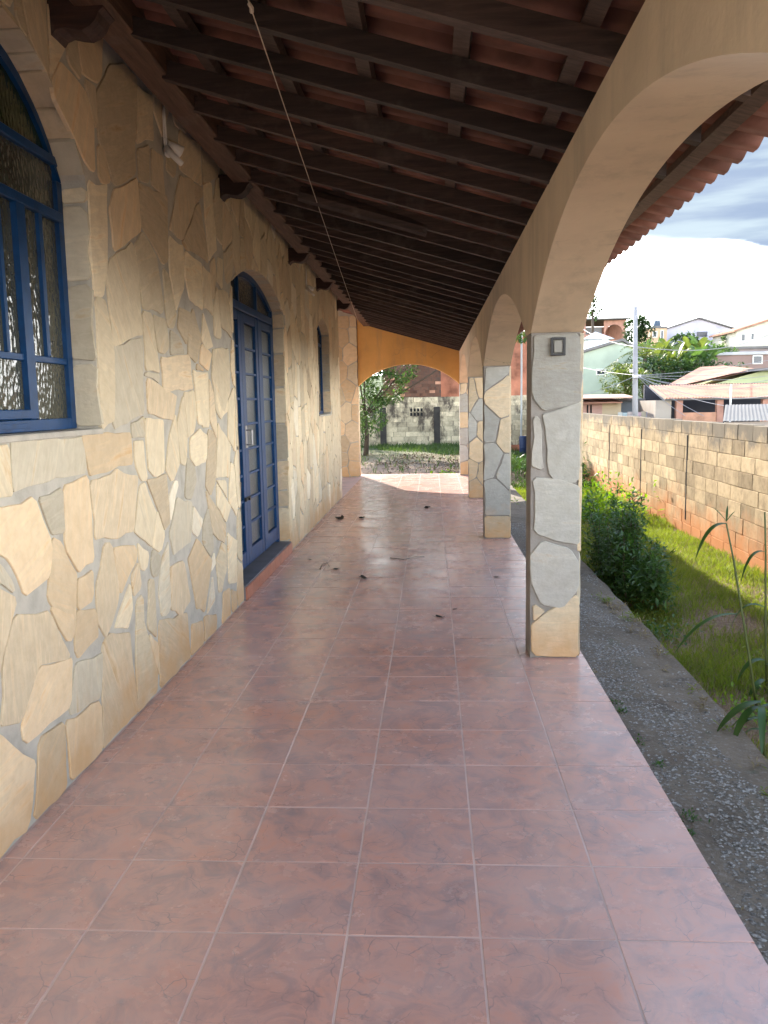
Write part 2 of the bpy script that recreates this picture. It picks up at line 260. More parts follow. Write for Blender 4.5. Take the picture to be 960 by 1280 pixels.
# ------------------------------------------------------------------ mesh helpers
class MB:
    def __init__(s): s.v = []; s.f = []
    def add(s, vs, fs):
        k = len(s.v); s.v += [tuple(p) for p in vs]; s.f += [tuple(i+k for i in f) for f in fs]; return s
    def box(s, a, b):
        x0, y0, z0 = a; x1, y1, z1 = b
        return s.add([(x0,y0,z0),(x1,y0,z0),(x1,y1,z0),(x0,y1,z0),(x0,y0,z1),(x1,y0,z1),(x1,y1,z1),(x0,y1,z1)],
                     [(3,2,1,0),(4,5,6,7),(0,1,5,4),(1,2,6,5),(2,3,7,6),(3,0,4,7)])
    def bbox(s, a, b, c=.004):                       # box with a chamfered rim on every edge
        x0, y0, z0 = a; x1, y1, z1 = b; P = []
        for z, i in ((z0, c), (z0+c, 0), (z1-c, 0), (z1, c)):
            P += [(x0+i+c*(i == 0)*0, y0+i, z), (x1-i, y0+i, z), (x1-i, y1-i, z), (x0+i, y1-i, z)]
        F = [(3,2,1,0), (12,13,14,15)]
        for l in range(3):
            for j in range(4): F.append((l*4+j, l*4+(j+1) % 4, l*4+4+(j+1) % 4, l*4+4+j))
        return s.add(P, F)
    def beam(s, p, q, w, h, up=(0, 0, 1)):           # box along p-q, w sideways, h in up direction (p,q on the bottom centre line)
        p, q = Vector(p), Vector(q); d = (q-p).normalized(); u = Vector(up); sd = d.cross(u).normalized(); u = sd.cross(d).normalized()
        V = []
        for e in (p, q):
            for a, b in ((-1, 0), (1, 0), (1, 1), (-1, 1)): V.append(e+sd*a*w/2+u*b*h)
        return s.add(V, [(0,1,2,3),(7,6,5,4),(0,4,5,1),(1,5,6,2),(2,6,7,3),(3,7,4,0)])
    def tube(s, pts, r, n=6, r2=None):
        pts = [Vector(p) for p in pts]; V = []; F = []
        for i, p in enumerate(pts):
            d = (pts[min(i+1, len(pts)-1)]-pts[max(i-1, 0)]).normalized()
            a = d.cross(Vector((0, 0, 1)) if abs(d.z) < .9 else Vector((1, 0, 0))).normalized(); b = d.cross(a)
            rr = r if r2 is None else r+(r2-r)*i/(len(pts)-1)
            for j in range(n):
                t = 2*math.pi*j/n; V.append(p+a*math.cos(t)*rr+b*math.sin(t)*rr)
        for i in range(len(pts)-1):
            for j in range(n): F.append((i*n+j, i*n+(j+1) % n, (i+1)*n+(j+1) % n, (i+1)*n+j))
        F.append(tuple(range(n))[::-1]); F.append(tuple((len(pts)-1)*n+j for j in range(n)))
        return s.add(V, F)
    def prism(s, poly, axis, a, b):                  # polygon in the other two axes (cyclic order) extruded along axis
        def P(u, v, w):
            return {0: (w, u, v), 1: (u, w, v), 2: (u, v, w)}[axis]
        n = len(poly); V = [P(u, v, a) for u, v in poly]+[P(u, v, b) for u, v in poly]
        return s.add(V, [tuple(range(n))[::-1], tuple(range(n, 2*n))]+[(i, (i+1) % n, n+(i+1) % n, n+i) for i in range(n)])
    def ribbon(s, pts, a, b, axis):                  # pts: (u, zlow, zhigh); wall from a to b on `axis`
        V = []; F = []
        for u, zl, zh in pts:
            for w in (a, b):
                for z in (zl, zh): V.append((w, u, z) if axis == 0 else (u, w, z))
        n = len(pts)
        for i in range(n-1):
            k, l = i*4, i*4+4
            F += [(k, k+1, l+1, l), (k+2, l+2, l+3, k+3), (k, l, l+2, k+2), (k+1, k+3, l+3, l+1)]
        F += [(0, 2, 3, 1), ((n-1)*4, (n-1)*4+1, (n-1)*4+3, (n-1)*4+2)]
        return s.add(V, F)
    def mesh(s, name, mats, smooth=False):
        me = bpy.data.meshes.new(name); me.from_pydata(s.v, [], s.f)
        for m_ in (mats if isinstance(mats, (list, tuple)) else [mats]): me.materials.append(m_)
        me.validate(); 
        import bmesh as _b
        bm = _b.new(); bm.from_mesh(me); _b.ops.recalc_face_normals(bm, faces=bm.faces); bm.to_mesh(me); bm.free()
        if smooth: me.polygons.foreach_set('use_smooth', [True]*len(me.polygons))
        return me
    def build(s, name, m_, parent=None, loc=None, smooth=False, kind=None):
        if loc is not None: s.v = [(x-loc[0], y-loc[1], z-loc[2]) for x, y, z in s.v]
        o = bpy.data.objects.new(name, s.mesh(name, m_, smooth)); COL.objects.link(o)
        put(o, parent, loc or (0, 0, 0))
        if kind: o['kind'] = kind
        return o
BASE = {}
def put(o, parent, loc):
    """world location loc, whatever the (unrotated, unscaled) parent stands at"""
    w = Vector(loc); BASE[o.name] = w
    if parent is not None:
        o.parent = parent; o.location = w-BASE[parent.name]
    else: o.location = w
def inst(me, name, parent, loc, rot=None, scale=None, m_=None):
    o = bpy.data.objects.new(name, me); COL.objects.link(o); put(o, parent, loc)
    if rot: o.rotation_euler = rot
    if scale: o.scale = scale
    return o
def tag(o, label, cat, group=None):
    o['label'] = label; o['category'] = cat
    if group: o['group'] = group
    return o
def thing(name, label, cat, loc=(0, 0, 0), group=None):
    o = bpy.data.objects.new(name, None); COL.objects.link(o); o.empty_display_size = .2; put(o, None, loc); return tag(o, label, cat, group)
def fast(name, V, F, m_, parent=None, kind=None, smooth=False):   # big numpy meshes, all faces alike
    me = bpy.data.meshes.new(name); V = np.asarray(V, np.float32); F = np.asarray(F, np.int32); k = F.shape[1]
    me.vertices.add(len(V)); me.vertices.foreach_set('co', V.ravel()); me.loops.add(F.size); me.loops.foreach_set('vertex_index', F.ravel())
    me.polygons.add(len(F)); me.polygons.foreach_set('loop_start', np.arange(0, F.size, k, dtype=np.int32)); me.update(calc_edges=True); me.validate()
    me.materials.append(m_); o = bpy.data.objects.new(name, me); COL.objects.link(o); put(o, parent, (0, 0, 0) if parent is None else (0, 0, 0))
    if kind: o['kind'] = kind
    if smooth: me.polygons.foreach_set('use_smooth', [True]*len(me.polygons))
    return o
def arch_z(u, u0, u1, zs, rise):
    c, h = (u0+u1)/2, (u1-u0)/2; R = (h*h+rise*rise)/(2*rise); return zs+rise-R+math.sqrt(max(R*R-(u-c)**2, 0))
# ---- convex polygon tools for the stone facings
def clip(poly, n, d):                                # keep n.p <= d
    out = []
    for i in range(len(poly)):
        a, b = poly[i-1], poly[i]; da = n[0]*a[0]+n[1]*a[1]-d; db = n[0]*b[0]+n[1]*b[1]-d
        if (da < 0) != (db < 0):
            t = da/(da-db); out.append((a[0]+(b[0]-a[0])*t, a[1]+(b[1]-a[1])*t))
        if db <= 0: out.append(b)
    return out
def area(p): return .5*sum(p[i-1][0]*p[i][1]-p[i][0]*p[i-1][1] for i in range(len(p)))
def shrink(poly, g):
    if area(poly) < 0: poly = poly[::-1]
    q = list(poly)
    for i in range(len(poly)):
        a, b = poly[i-1], poly[i]; dx, dy = b[0]-a[0], b[1]-a[1]; L = math.hypot(dx, dy)
        if L < 1e-6: continue
        n = (dy/L, -dx/L); q = clip(q, n, n[0]*a[0]+n[1]*a[1]-g*random.choice((.5, .8, 1, 1.4, 2.2)))
        if len(q) < 3: return []
    return q
def voronoi(seeds, bounds, ks):
    u0, u1, v0, v1 = bounds; S = np.array([(a[0], a[1]*ks) for a in seeds]); out = []; Wt = RNG.uniform(0, 1, len(S))**2*.012*(1 if len(S) > 60 else .3)
    for i, s in enumerate(S):
        p = [(u0, v0*ks), (u1, v0*ks), (u1, v1*ks), (u0, v1*ks)]
        d = ((S-s)**2).sum(1)
        for j in np.argsort(d)[1:26]:
            n = S[j]-s; p = clip(p, tuple(n), float(n @ (S[j]+s)/2-(Wt[j]-Wt[i])/2))
            if len(p) < 3: break
        out.append([(a, b/ks) for a, b in p])
    return out
def opening_poly(u0, u1, z0, zs, rise, k=10):
    return [(u0, z0), (u1, z0)]+[(u1-(u1-u0)*i/k, arch_z(u1-(u1-u0)*i/k, u0, u1, zs, rise)) for i in range(k+1)]
def clip_out(poly, op):
    """push a convex cell out of a convex opening along the best separating edge"""
    best = None
    for i in range(len(op)):
        a, b = op[i-1], op[i]; dx, dy = b[0]-a[0], b[1]-a[1]; L = math.hypot(dx, dy)
        if L < 1e-6: continue
        n = (-dy/L, dx/L); c = clip(poly, n, n[0]*a[0]+n[1]*a[1])   # op is counter-clockwise: keep outside -> inner normal side negative
        ar = abs(area(c)) if len(c) > 2 else 0
        if best is None or ar > best[0]: best = (ar, c)
    return best[1]
def rough_outline(p, step=.07, jit=.006):
    out = []; n = len(p)
    # soften the corners, then break the straight edges
    q = []
    for i in range(n):
        a, b, c = p[i-1], p[i], p[(i+1) % n]; r = random.uniform(.008, .03)
        la, lc = math.dist(a, b), math.dist(b, c)
        ta, tc_ = min(.3, r/max(la, 1e-6)), min(.3, r/max(lc, 1e-6))
        q += [(b[0]+(a[0]-b[0])*ta, b[1]+(a[1]-b[1])*ta), (b[0]+(c[0]-b[0])*tc_, b[1]+(c[1]-b[1])*tc_)]
    n = len(q); cx = sum(a[0] for a in q)/n; cy = sum(a[1] for a in q)/n
    for i in range(n):
        a, b = q[i-1], q[i]; L = math.dist(a, b); k = max(1, min(6, int(L/step)))
        for j in range(k):
            t = j/k; x, y = a[0]+(b[0]-a[0])*t, a[1]+(b[1]-a[1])*t
            if j: jx = random.uniform(-jit*1.6, jit*.4); d = math.hypot(x-cx, y-cy) or 1; x += (x-cx)/d*jx; y += (y-cy)/d*jx
            q_ = Vector((x*5.5, y*5.5, 4)); out.append((x+mnoise.noise(q_)*.016, y+mnoise.noise(q_+Vector((7, 3, 1)))*.016))
    return out, cx, cy
def stone_mesh(mb, poly, frame, t=.009, bev=.003):
    """frame(u, v, w) -> world; w=0 on the core, w=t at the stone's face"""
    if area(poly) < 0: poly = poly[::-1]
    o, cx, cy = rough_outline(poly); n = len(o); V = []
    tw, th = random.uniform(-.006, .006), random.uniform(-.004, .004)
    for w, k in ((-.01, 0), (t-bev, 0), (t, bev)):
        for x, y in o:
            d = math.hypot(x-cx, y-cy) or 1; e = t*0 if w < 0 else (x-cx)*tw+(y-cy)*th
            V.append(frame(x-(x-cx)/d*k, y-(y-cy)/d*k, w+e))
    F = [(l*n+i, l*n+(i+1) % n, (l+1)*n+(i+1) % n, (l+1)*n+i) for l in range(2) for i in range(n)]
    V.append(frame(cx, cy, t+random.uniform(-.001, .002))); F += [(2*n+i, 2*n+(i+1) % n, 3*n) for i in range(n)]
    mb.add(V, F); return frame(cx, cy, 0)
# ================================================================== TERRAIN
def sst(a, b, x): t = min(1, max(0, (x-a)/(b-a))); return t*t*(3-2*t)
def gz(x, y):
    base = -.38-.03*sst(2.4, 3.6, x)
    far = sst(18.95, 20.5, y)*(1-sst(2.0, 3.4, x))
    z = base+(-.07-base)*far
    z += .02*math.sin(x*2.1+y*1.3)*math.sin(y*.9-x) if 1.6 < x < 3.9 and y < 33 else 0
    if x > 4.2 or y > 36:
        w = max(sst(4.2, 6.5, x), sst(36, 42, y))
        z = z*(1-w)+w*(-1.4+6.0*sst(34, 95, y)+3*sst(95, 220, y))
    return z
xs = sorted(set(list(np.arange(-10, 12.01, .4))+list(np.arange(1.6, 4.4, .14))+list(np.arange(12, 60, 3))+[-600, -300, -150, -80, -40, -20, 80, 120, 200, 350, 600]))
ys = sorted(set(list(np.arange(-6, 22, .4))+list(np.arange(22, 110, 2))+[-300, -100, -40, -15, 130, 160, 200, 260, 350, 600]))
V = [(x, y, gz(x, y)) for y in ys for x in xs]; nx = len(xs)
F = [(j*nx+i, j*nx+i+1, (j+1)*nx+i+1, (j+1)*nx+i) for j in range(len(ys)-1) for i in range(nx-1)]
g = fast('ground', V, F, SOIL, kind='structure', smooth=True)
# concrete apron beside the verandah
mb = MB(); Y0, Y1 = -4, 19.0; n = 60
for i in range(n):
    a, b = Y0+(Y1-Y0)*i/n, Y0+(Y1-Y0)*(i+1)/n
    e = lambda y: 1.63+.012*math.sin(y*7.3)+.01*math.sin(y*17)
    V = [(.90, a, -.5), (e(a), a, -.5), (e(b), b, -.5), (.90, b, -.5), (.90, a, -.13), (e(a)-.01, a, -.15), (e(b)-.01, b, -.15), (.90, b, -.13)]
    mb.add(V, [(4,5,6,7), (1,2,6,5)]+([(0,1,5,4)] if i == 0 else [])+([(2,3,7,6)] if i == n-1 else []))
mb.build('concrete_path', CONC, kind='structure')
# gravel lying on the apron
def scatter_pebbles():
    N_ = 9000; V = []; F = []
    octv = np.array([(1,0,0),(0,1,0),(-1,0,0),(0,-1,0),(0,0,.7),(0,0,-.3)]); octf = np.array([(0,1,4),(1,2,4),(2,3,4),(3,0,4)])
    k = 0; Vs = []; Fs = []
    while k < N_:
        y = RNG.uniform(1.5, 12); x = RNG.uniform(.97, 1.6)
        dens = .06+1.0*max(0, mnoise.noise(Vector((x*3.5, y*1.6, 3)))*2.0+.1)+(.45 if abs(x-1.22-.06*math.sin(y*2)) < .13 else 0)-(.35 if x > 1.45 else 0)
        if RNG.random() > dens*(1.4 if y < 6 else .6): continue
        r = RNG.uniform(.003, .012)*(1.25 if RNG.random() < .12 else 1); a = RNG.uniform(0, 6.28); c, s = math.cos(a), math.sin(a)
        v = octv*np.array([r*RNG.uniform(.8, 1.5), r, r*.8]); v = np.c_[v[:, 0]*c-v[:, 1]*s, v[:, 0]*s+v[:, 1]*c, v[:, 2]]
        z = -.13-(x-.9)/.72*.02; Vs.append(v+np.array([x, y, z+r*.15])); Fs.append(octf+6*k); k += 1
    fast('gravel', np.concatenate(Vs), np.concatenate(Fs), PEB, kind='stuff')
scatter_pebbles()
# ================================================================== VERANDAH FLOOR
fl = bpy.data.objects.new('veranda_floor', MB().box((-1.64, -4, -.38), (.925, 18.98, -.0014)).mesh('veranda_floor', GROUT)); COL.objects.link(fl); put(fl, None, (0, 0, 0)); fl['kind'] = 'structure'
mb = MB().box((-6, 14.3, -.38), (-1.641, 18.98, -.0035)); mb.build('side_porch_floor', GROUT, kind='structure')
TW = .404; TX0 = -1.486; TY0 = 2.352
def tile_mb(x0, y0, x1, y1, dz=0): return MB().bbox((x0, y0, -.02), (x1, y1, 0+dz), .0008)
tmesh = tile_mb(-TW/2+.0036, -TW/2+.0036, TW/2-.0036, TW/2-.0036).mesh('tile', TILE)
nmesh = tile_mb(-.0335, -TW/2+.0036, .0335, TW/2-.0036).mesh('tile', TILE)
rest = MB()
for j in range(-6, 42):
    y = TY0+TW*j+TW/2
    if y+TW/2 > 18.98: break
    gap = .004 if j == 7 else 0
    for i in range(6):
        x = TX0+TW*i+TW/2
        rot = (random.gauss(0, .0011), random.gauss(0, .0011), random.choice((0, 1, 2, 3))*math.pi/2)
        if j < 36: inst(tmesh, 'tile', fl, (x+random.uniform(-.0005, .0005), y+random.uniform(-.0006, .0006)+gap, random.uniform(-.0004, .0004)), rot)
        else: rest.bbox((x-TW/2+.0036, y-TW/2+.0036, -.02), (x+TW/2-.0036, y+TW/2-.0036, random.uniform(-.0005, .0005)), .0012)
    x = -1.522
    if j < 12: inst(nmesh, 'tile', fl, (x, y, random.uniform(-.0006, .0003)))
    else: rest.bbox((x-.0335, y-TW/2+.0036, -.02), (x+.0335, y+TW/2-.0036, 0), .0012)
rest.build('tiling', TILE, fl, kind='stuff')
# thin raised rim of the slab edge
MB().box((.9255, -4, -.2), (.9315, 18.98, -.004)).build('slab_edge', GROUT, fl)
# ================================================================== HOUSE
WX = -1.569                                             # core face; stones stand 14 mm proud
house = thing('house', 'long house wall clad in crazy-paved sandstone along the left of the verandah', 'house', (-1.7, 6, 0))
OP = [dict(n='w1', u0=2.4, u1=3.9, z0=1.507, zs=2.62, r=.45), dict(n='d', u0=6.70, u1=8.99, z0=.12, zs=2.57, r=.23), dict(n='w2', u0=11.7, u1=13.0, z0=1.455, zs=2.64, r=.17)]
WEND, WTOP = 14.35, 3.46
core = MB(); u = -4.0
for o in OP:
    a, b = o['u0']-.012, o['u1']+.012
    core.ribbon([(u, -.3, WTOP), (a, -.3, WTOP)], WX-.22, WX, 0)
    core.ribbon([(a+(b-a)*i/16, arch_z(a+(b-a)*i/16, a, b, o['zs'], o['r'])+.012, WTOP) for i in range(17)], WX-.22, WX, 0)
    core.ribbon([(a, -.3, o['z0']-.02), (b, -.3, o['z0']-.02)], WX-.22, WX, 0); u = b
core.ribbon([(u, -.3, WTOP), (WEND, -.3, WTOP)], WX-.22, WX, 0)
core.box((-8, WEND-.2, -.3), (WX-.22, WEND-.002, WTOP)); core.box((-8, -4, -.3), (-7.8, WEND-.2, WTOP)); core.box((-8, -4.2, -.3), (WX, -4.001, WTOP))
core.build('wall', MORTAR, house)
def im(zx, zy, oy): return zx/3, oy+zy/3
def to_wall(px, py):
    d = cr*((px-480)/1049.7)+cu*(-(py-640)/1049.7)+cf; t = (-1.56)/d.x; return d.y*t, 1.6+d.z*t
Z1 = """70,130,t 140,40,t 215,150,t 15,60,t 330,200,o 290,440,o 280,270,t 345,370,t 435,480,t 390,620,o 470,820,o 365,880,c 545,450,t 540,620,t 595,660,t 640,560,t 720,570,t 585,800,t
690,780,t 745,870,t 740,720,t 785,740,t 820,800,c 810,620,t 660,960,t 560,1010,c 460,1080,c 640,1100,c 730,1040,t 775,1070,c 375,1160,c 850,870,t 800,1000,t 890,920,c 905,800,t 930,930,t 860,1000,c 700,1170,o 820,1130,c 600,330,t 680,450,t 500,330,t 890,740,t"""
Z2 = """395,200,c 475,40,c 490,230,g 570,110,c 605,50,c 655,80,c 690,40,o 740,70,g 660,200,c 610,310,t 580,230,g 775,140,c 755,185,o 750,290,c 830,230,c 795,320,t 715,340,c 680,410,c 645,500,c 580,470,c
520,410,g 535,530,c 490,530,c 745,480,c 790,480,t 840,500,c 868,390,c 180,540,g 400,500,c 20,560,c 90,840,o 200,700,g 300,780,o 430,690,t 540,720,c 605,680,t 598,810,c 655,690,w 715,600,g 690,850,g 745,750,w
740,880,o 820,720,t 835,640,c 870,650,c 790,950,w 780,840,g 530,880,c 470,900,o 410,1000,t 240,960,o 325,980,o 330,1110,o 115,1120,t 20,1000,g 15,1130,t 590,890,g 520,980,t 480,1080,c 525,1110,c 565,1060,c
620,970,g 680,1020,g 740,1000,t 605,1130,c 660,1150,t 850,1050,o 880,1040,o 835,930,c 870,900,c 800,1120,o 905,980,c 905,850,c"""
Z3 = "60,170,t 190,350,o 230,60,o 330,90,o 330,260,g 450,300,t 320,480,o 205,590,t 60,680,o 535,240,o 570,120,c 650,180,t 740,110,t 790,60,o 400,60,t 470,50,c 90,470,t"
seeds = []
for txt, oy in ((Z1, 0), (Z2, 400), (Z3, 760)):
    for s in txt.split():
        a, b, c = s.split(','); y, z = to_wall(*im(float(a), float(b), oy))
        if all(math.hypot(y-q[0], (z-q[1])*.6) > .05 for q in seeds): seeds.append((y, z, c))
# outlines of the individual slabs nearest the viewer, measured on the wall (u along it, z up)
SLABS = """A o 185,10 160,60 168,115 215,210 265,325 285,330 280,190 262,105 225,50;A t 370,10 408,60 405,340 345,380 318,275 298,240 290,90 330,20;A o 293,240 318,270 333,370 312,375 298,340;A o 410,355 425,510 345,575 332,450 345,395
A c 265,365 322,378 322,610 312,710 285,708 275,560;A c 395,545 412,610 428,820 345,855 322,640 330,600;A c 430,515 470,590 492,740 485,760 432,745 405,560;A t 420,370 500,405 505,600 490,610 430,500;A t 412,80 458,110 462,240 412,250
A t 415,265 450,260 448,370 420,360;A t 458,270 490,290 495,410 455,370;A t 505,240 535,250 525,355 500,330;A t 540,210 600,255 605,378 540,325;A t 608,262 650,300 655,350 612,375;A t 540,345 580,360 585,440 550,540 512,510 530,400
A t 600,430 622,560 625,605 565,570 550,548 585,450;A c 612,360 635,370 650,570 628,595 615,450;A c 508,530 550,560 555,680 530,750 512,640;A c 558,572 605,612 608,745 570,715 556,640;A c 610,620 632,640 640,765 612,740
A c 490,620 510,650 530,770 522,805 505,800 498,740;A c 460,768 498,775 508,860 495,878 475,870;A c 430,755 458,765 480,940 440,930;A g 425,835 432,1060 345,1105 340,860;A t 485,888 570,888 578,985 495,998;A t 445,955 530,1010 520,1080 448,1065
A c 288,715 318,725 345,860 345,1080 308,1110 300,1000;A t 540,740 575,760 560,855 535,800;A g 512,810 540,830 555,885 512,882;A t 580,740 605,840 590,905 566,890 565,800;A c 640,870 685,865 690,1000 665,1080 650,1050 638,950
A c 610,755 640,860 620,870 605,840;A o 605,850 635,880 628,935 600,905;A c 580,930 625,940 628,1100 610,1100;A c 655,590 668,600 668,690 650,660;A c 655,690 685,700 695,830 665,800
B g 50,455 310,440 325,570 150,615 55,645;B o 310,430 490,420 498,540 345,580;B c -60,475 35,470 45,660 -60,690;B o -40,725 130,668 195,840 185,960 95,1035 40,900 -20,860;B g 150,670 235,630 245,800 200,810 190,780;B o 240,625 335,580 355,900 295,940 250,850
B t 345,605 440,565 515,590 500,790 450,820 365,820;B o 200,820 235,840 285,950 283,1130 265,1180 185,1050 190,900;B t 395,845 420,840 450,1000 445,1060 400,1190 370,1130 365,1000;B o 430,855 510,840 515,900 455,1030;B o 290,970 350,935 355,1050 295,1090
B c 525,625 545,610 585,720 570,850 505,790;B t 555,600 625,580 640,760 620,785;B c 590,715 620,800 605,880 572,850;B c 515,830 560,870 550,940 530,935;B c 545,375 612,375 620,570 585,590 560,560;B c 505,455 540,455 555,600 530,605 510,540
B c 640,420 660,350 675,540 650,610 625,560;B c 688,280 705,430 700,540 680,530 665,400;B g 665,670 722,690 715,830 655,880 640,800;B t 690,900 715,1050 680,1110 645,1080 640,930;B w 727,700 765,750 745,815 724,790;B o 740,820 795,900 770,1090 740,1080 708,900
B w 800,960 808,1050 780,1100;B t 775,640 850,770 845,840 800,800;B c 815,610 865,700 850,760 815,700;B c 725,190 775,205 782,400 745,390;B c 715,440 750,408 778,430 775,530 735,550 715,520;B c 810,110 855,110 855,340 830,370 812,300
B c 820,390 865,470 860,590 812,590;B c 480,1160 435,1150 490,980 500,1080;B c 515,1050 540,1030 545,1200 515,1190;B c 560,970 580,970 590,1190 555,1150;B c 855,800 890,830 890,980 860,990;B o 840,1020 865,1005 865,1090 835,1130;B o 870,1010 890,1020 890,1070 872,1080
C t 60,30 190,20 240,130 265,190 150,210 90,420 10,435 20,200;C o 150,218 270,190 265,370 150,470 98,505 92,440;C g 290,210 385,170 380,340 262,400;C o 250,425 380,350 385,510 270,630;C t 410,95 485,100 515,350 390,500 388,150
C o 150,490 240,430 250,640 135,775;C o -60,450 0,480 130,570 110,810 0,915 -60,980;C c 515,50 540,40 590,230 590,290 520,360 512,200;C t 600,50 700,20 715,190 605,290;C t 720,60 760,50 765,120 720,170;C o 190,0 285,10 280,100 262,135
C o 290,10 365,0 370,110 300,190 282,150;C t 768,30 815,20 812,70 770,115"""
FR = {'A': (2.4, 75), 'B': (3, 400), 'C': (3, 760)}
slabs = []
for it in SLABS.replace('\n', ';').split(';'):
    k, c, *pp = it.split(); sc_, oy = FR[k]; p = [to_wall(float(a.split(',')[0])/sc_, oy+float(a.split(',')[1])/sc_) for a in pp]
    mu, mv = sum(a for a, b in p)/len(p), sum(b for a, b in p)/len(p); p = [(mu+(a-mu)*1.045, mv+(b-mv)*1.03) for a, b in p]; p = [(a, .004 if b < .075 else b) for a, b in p]; slabs.append((c, p if area(p) > 0 else p[::-1]))
def in_poly(x, y, p):
    r = False
    for i in range(len(p)):
        (ax, ay), (bx_, by_) = p[i-1], p[i]
        if (ay > y) != (by_ > y) and x < (bx_-ax)*(y-ay)/(by_-ay)+ax: r = not r
    return r
def hull(p):
    p = sorted(p); h = []
    for seq in (p, p[::-1]):
        k0 = len(h)
        for q in seq:
            while len(h) >= k0+2 and (h[-1][0]-h[-2][0])*(q[1]-h[-2][1])-(h[-1][1]-h[-2][1])*(q[0]-h[-2][0]) <= 0: h.pop()
            h.append(q)
        h.pop()
    return h
hulls = [hull(p) for c, p in slabs]
seeds = [q for q in seeds if not any(in_poly(q[0], q[1], h) for h in hulls)]
for c, p in slabs: seeds.append((sum(a for a, b in p)/len(p), sum(b for a, b in p)/len(p), 'X'))
def inside(y, z, o, pad=0): return o['u0']-pad < y < o['u1']+pad and o['z0']-pad < z < arch_z(min(max(y, o['u0']), o['u1']), o['u0'], o['u1'], o['zs'], o['r'])+pad
tries = 0
while tries < 9000:
    tries += 1; y = random.uniform(-4, WEND); z = random.uniform(0, WTOP)
    if 2.9 < y < 6.62 and (y > 3.6 or z < 2.9): continue
    md = .22 if y > 6 else .3
    if all(math.hypot(y-q[0], (z-q[1])*.58) > md*random.uniform(.7, 1.1) for q in seeds):
        seeds.append((y, z, random.choice('cccccttowc')))
cells = voronoi(seeds, (-4, WEND, .0, WTOP), .62)
made = []
for (sy, sz, c), p in zip(seeds, cells):
    if len(p) < 3 or sy < -.5 and False: continue
    for o in OP:
        if max(q[0] for q in p) > o['u0'] and min(q[0] for q in p) < o['u1']: p = clip_out(p, opening_poly(o['u0'], o['u1'], o['z0'], o['zs'], o['r']))
        if len(p) < 3: break
    if len(p) < 3 or c == 'X': continue
    if 2.2 < sy < 7:
        for h in hulls:
            if len(p) > 2 and min(q[0] for q in h) < max(q[0] for q in p) and max(q[0] for q in h) > min(q[0] for q in p) and min(q[1] for q in h) < max(q[1] for q in p) and max(q[1] for q in h) > min(q[1] for q in p): p = clip_out(p, h)
        if len(p) < 3 or abs(area(p)) < .006: continue
    p = shrink(p, .007)
    if len(p) < 3 or abs(area(p)) < .002: continue
    made.append((sy, sz, c, p))
for c, p in slabs: made.append((sum(a for a, b in p)/len(p), 1, c, p))
wf = lambda t0: (lambda a, b, w: (t0+w, a, b))
made.sort(key=lambda s: (s[0] < 2.2, s[0]))
restm = {k: MB() for k in ST}
for i, (sy, sz, c, p) in enumerate(made):
    if i < 275: mb = MB(); ctr = stone_mesh(mb, p, wf(WX)); mb.build('stone', ST[c], house, ctr)
    else: stone_mesh(restm[c], p, wf(WX))
# reveals: thin stones lining the jambs and arches of the openings
def reveal_strip(o, x0, x1):
    z = o['z0']
    while z < o['zs']-.04:
        h = min(random.uniform(.18, .42), o['zs']-z-.01)
        for side in (1, -1):
            if side == -1 and o['n'] == 'w1': pass
            yy = o['u1']+.012 if side == 1 else o['u0']-.012
            mb = MB(); ctr = stone_mesh(mb, [(x0+.004, z+.008), (x1-.002, z+.008+random.uniform(-.004, .02)), (x1-.002, z+h-.006), (x0+.004, z+h-.006+random.uniform(-.02, .004))], lambda a, b, w: (a, yy-side*w, b), .012, .003)
            (mb.build('stone', ST[random.choice('ttgc')], house, ctr) if side == 1 else restm['t'].add(mb.v, mb.f))
        z += h
    y = o['u0']+.01
    while y < o['u1']-.03:
        w_ = random.uniform(.08, .17); y2 = min(y+w_, o['u1']-.01)
        A = lambda q: arch_z(q, o['u0'], o['u1'], o['zs'], o['r'])
        V = []
        for q in (y+.006, y2-.006):
            for xx in (x0+.004, x1-.002): V += [(xx, q, A(q)), (xx, q, A(q)+.02)]
        restm['t' if random.random() < .7 else 'g'].add(V, [(0,2,6,4), (1,5,7,3), (0,1,3,2), (4,6,7,5), (0,4,5,1), (2,3,7,6)])
        y = y2
for o in OP: reveal_strip(o, -1.70, -1.561)
for k, mb in restm.items():
    if mb.v: mb.build('stone_facing', ST[k], house, kind='stuff')
for k in (0, 2):
    MB().bbox((-1.72, OP[k]['u0']-.01, OP[k]['z0']-.028), (-1.556, OP[k]['u1']+.012, OP[k]['z0']-.002), .004).build('window_sill', MORTAR, house)
# --- windows: blue steel frames with hammered glass
XF = -1.69
def arched_frame(mb, o, w, x0, x1, base=True):
    u0, u1, z0, zs, r = o['u0'], o['u1'], o['z0'], o['zs'], o['r']
    mb.bbox((x0, u0, z0), (x1, u0+w, zs), .004); mb.bbox((x0, u1-w, z0), (x1, u1, zs), .004)
    if base: mb.bbox((x0+.001, u0+w, z0), (x1-.001, u1-w, z0+w), .003)
    mb.ribbon([(u0+(u1-u0)*i/18, max(zs, arch_z(u0+(u1-u0)*i/18, u0, u1, zs, r)-w), arch_z(u0+(u1-u0)*i/18, u0, u1, zs, r)) for i in range(19)], x0, x1, 0)
win = thing('tmp', 'x', 'x', (XF, 3.15, 1.5)); win.name = 'window'
def as_part(o, parent):
    w = BASE.get('tmp') or o.location.copy(); BASE[o.name] = Vector(w); put(o, parent, w)
    for k in ('label', 'category', 'group'):
        if k in o: del o[k]
as_part(win, house)
o = OP[0]; mb = MB(); arched_frame(mb, o, .05, XF-.035, XF+.012); mb.build('window_frame', BLUE, win)
mb = MB()
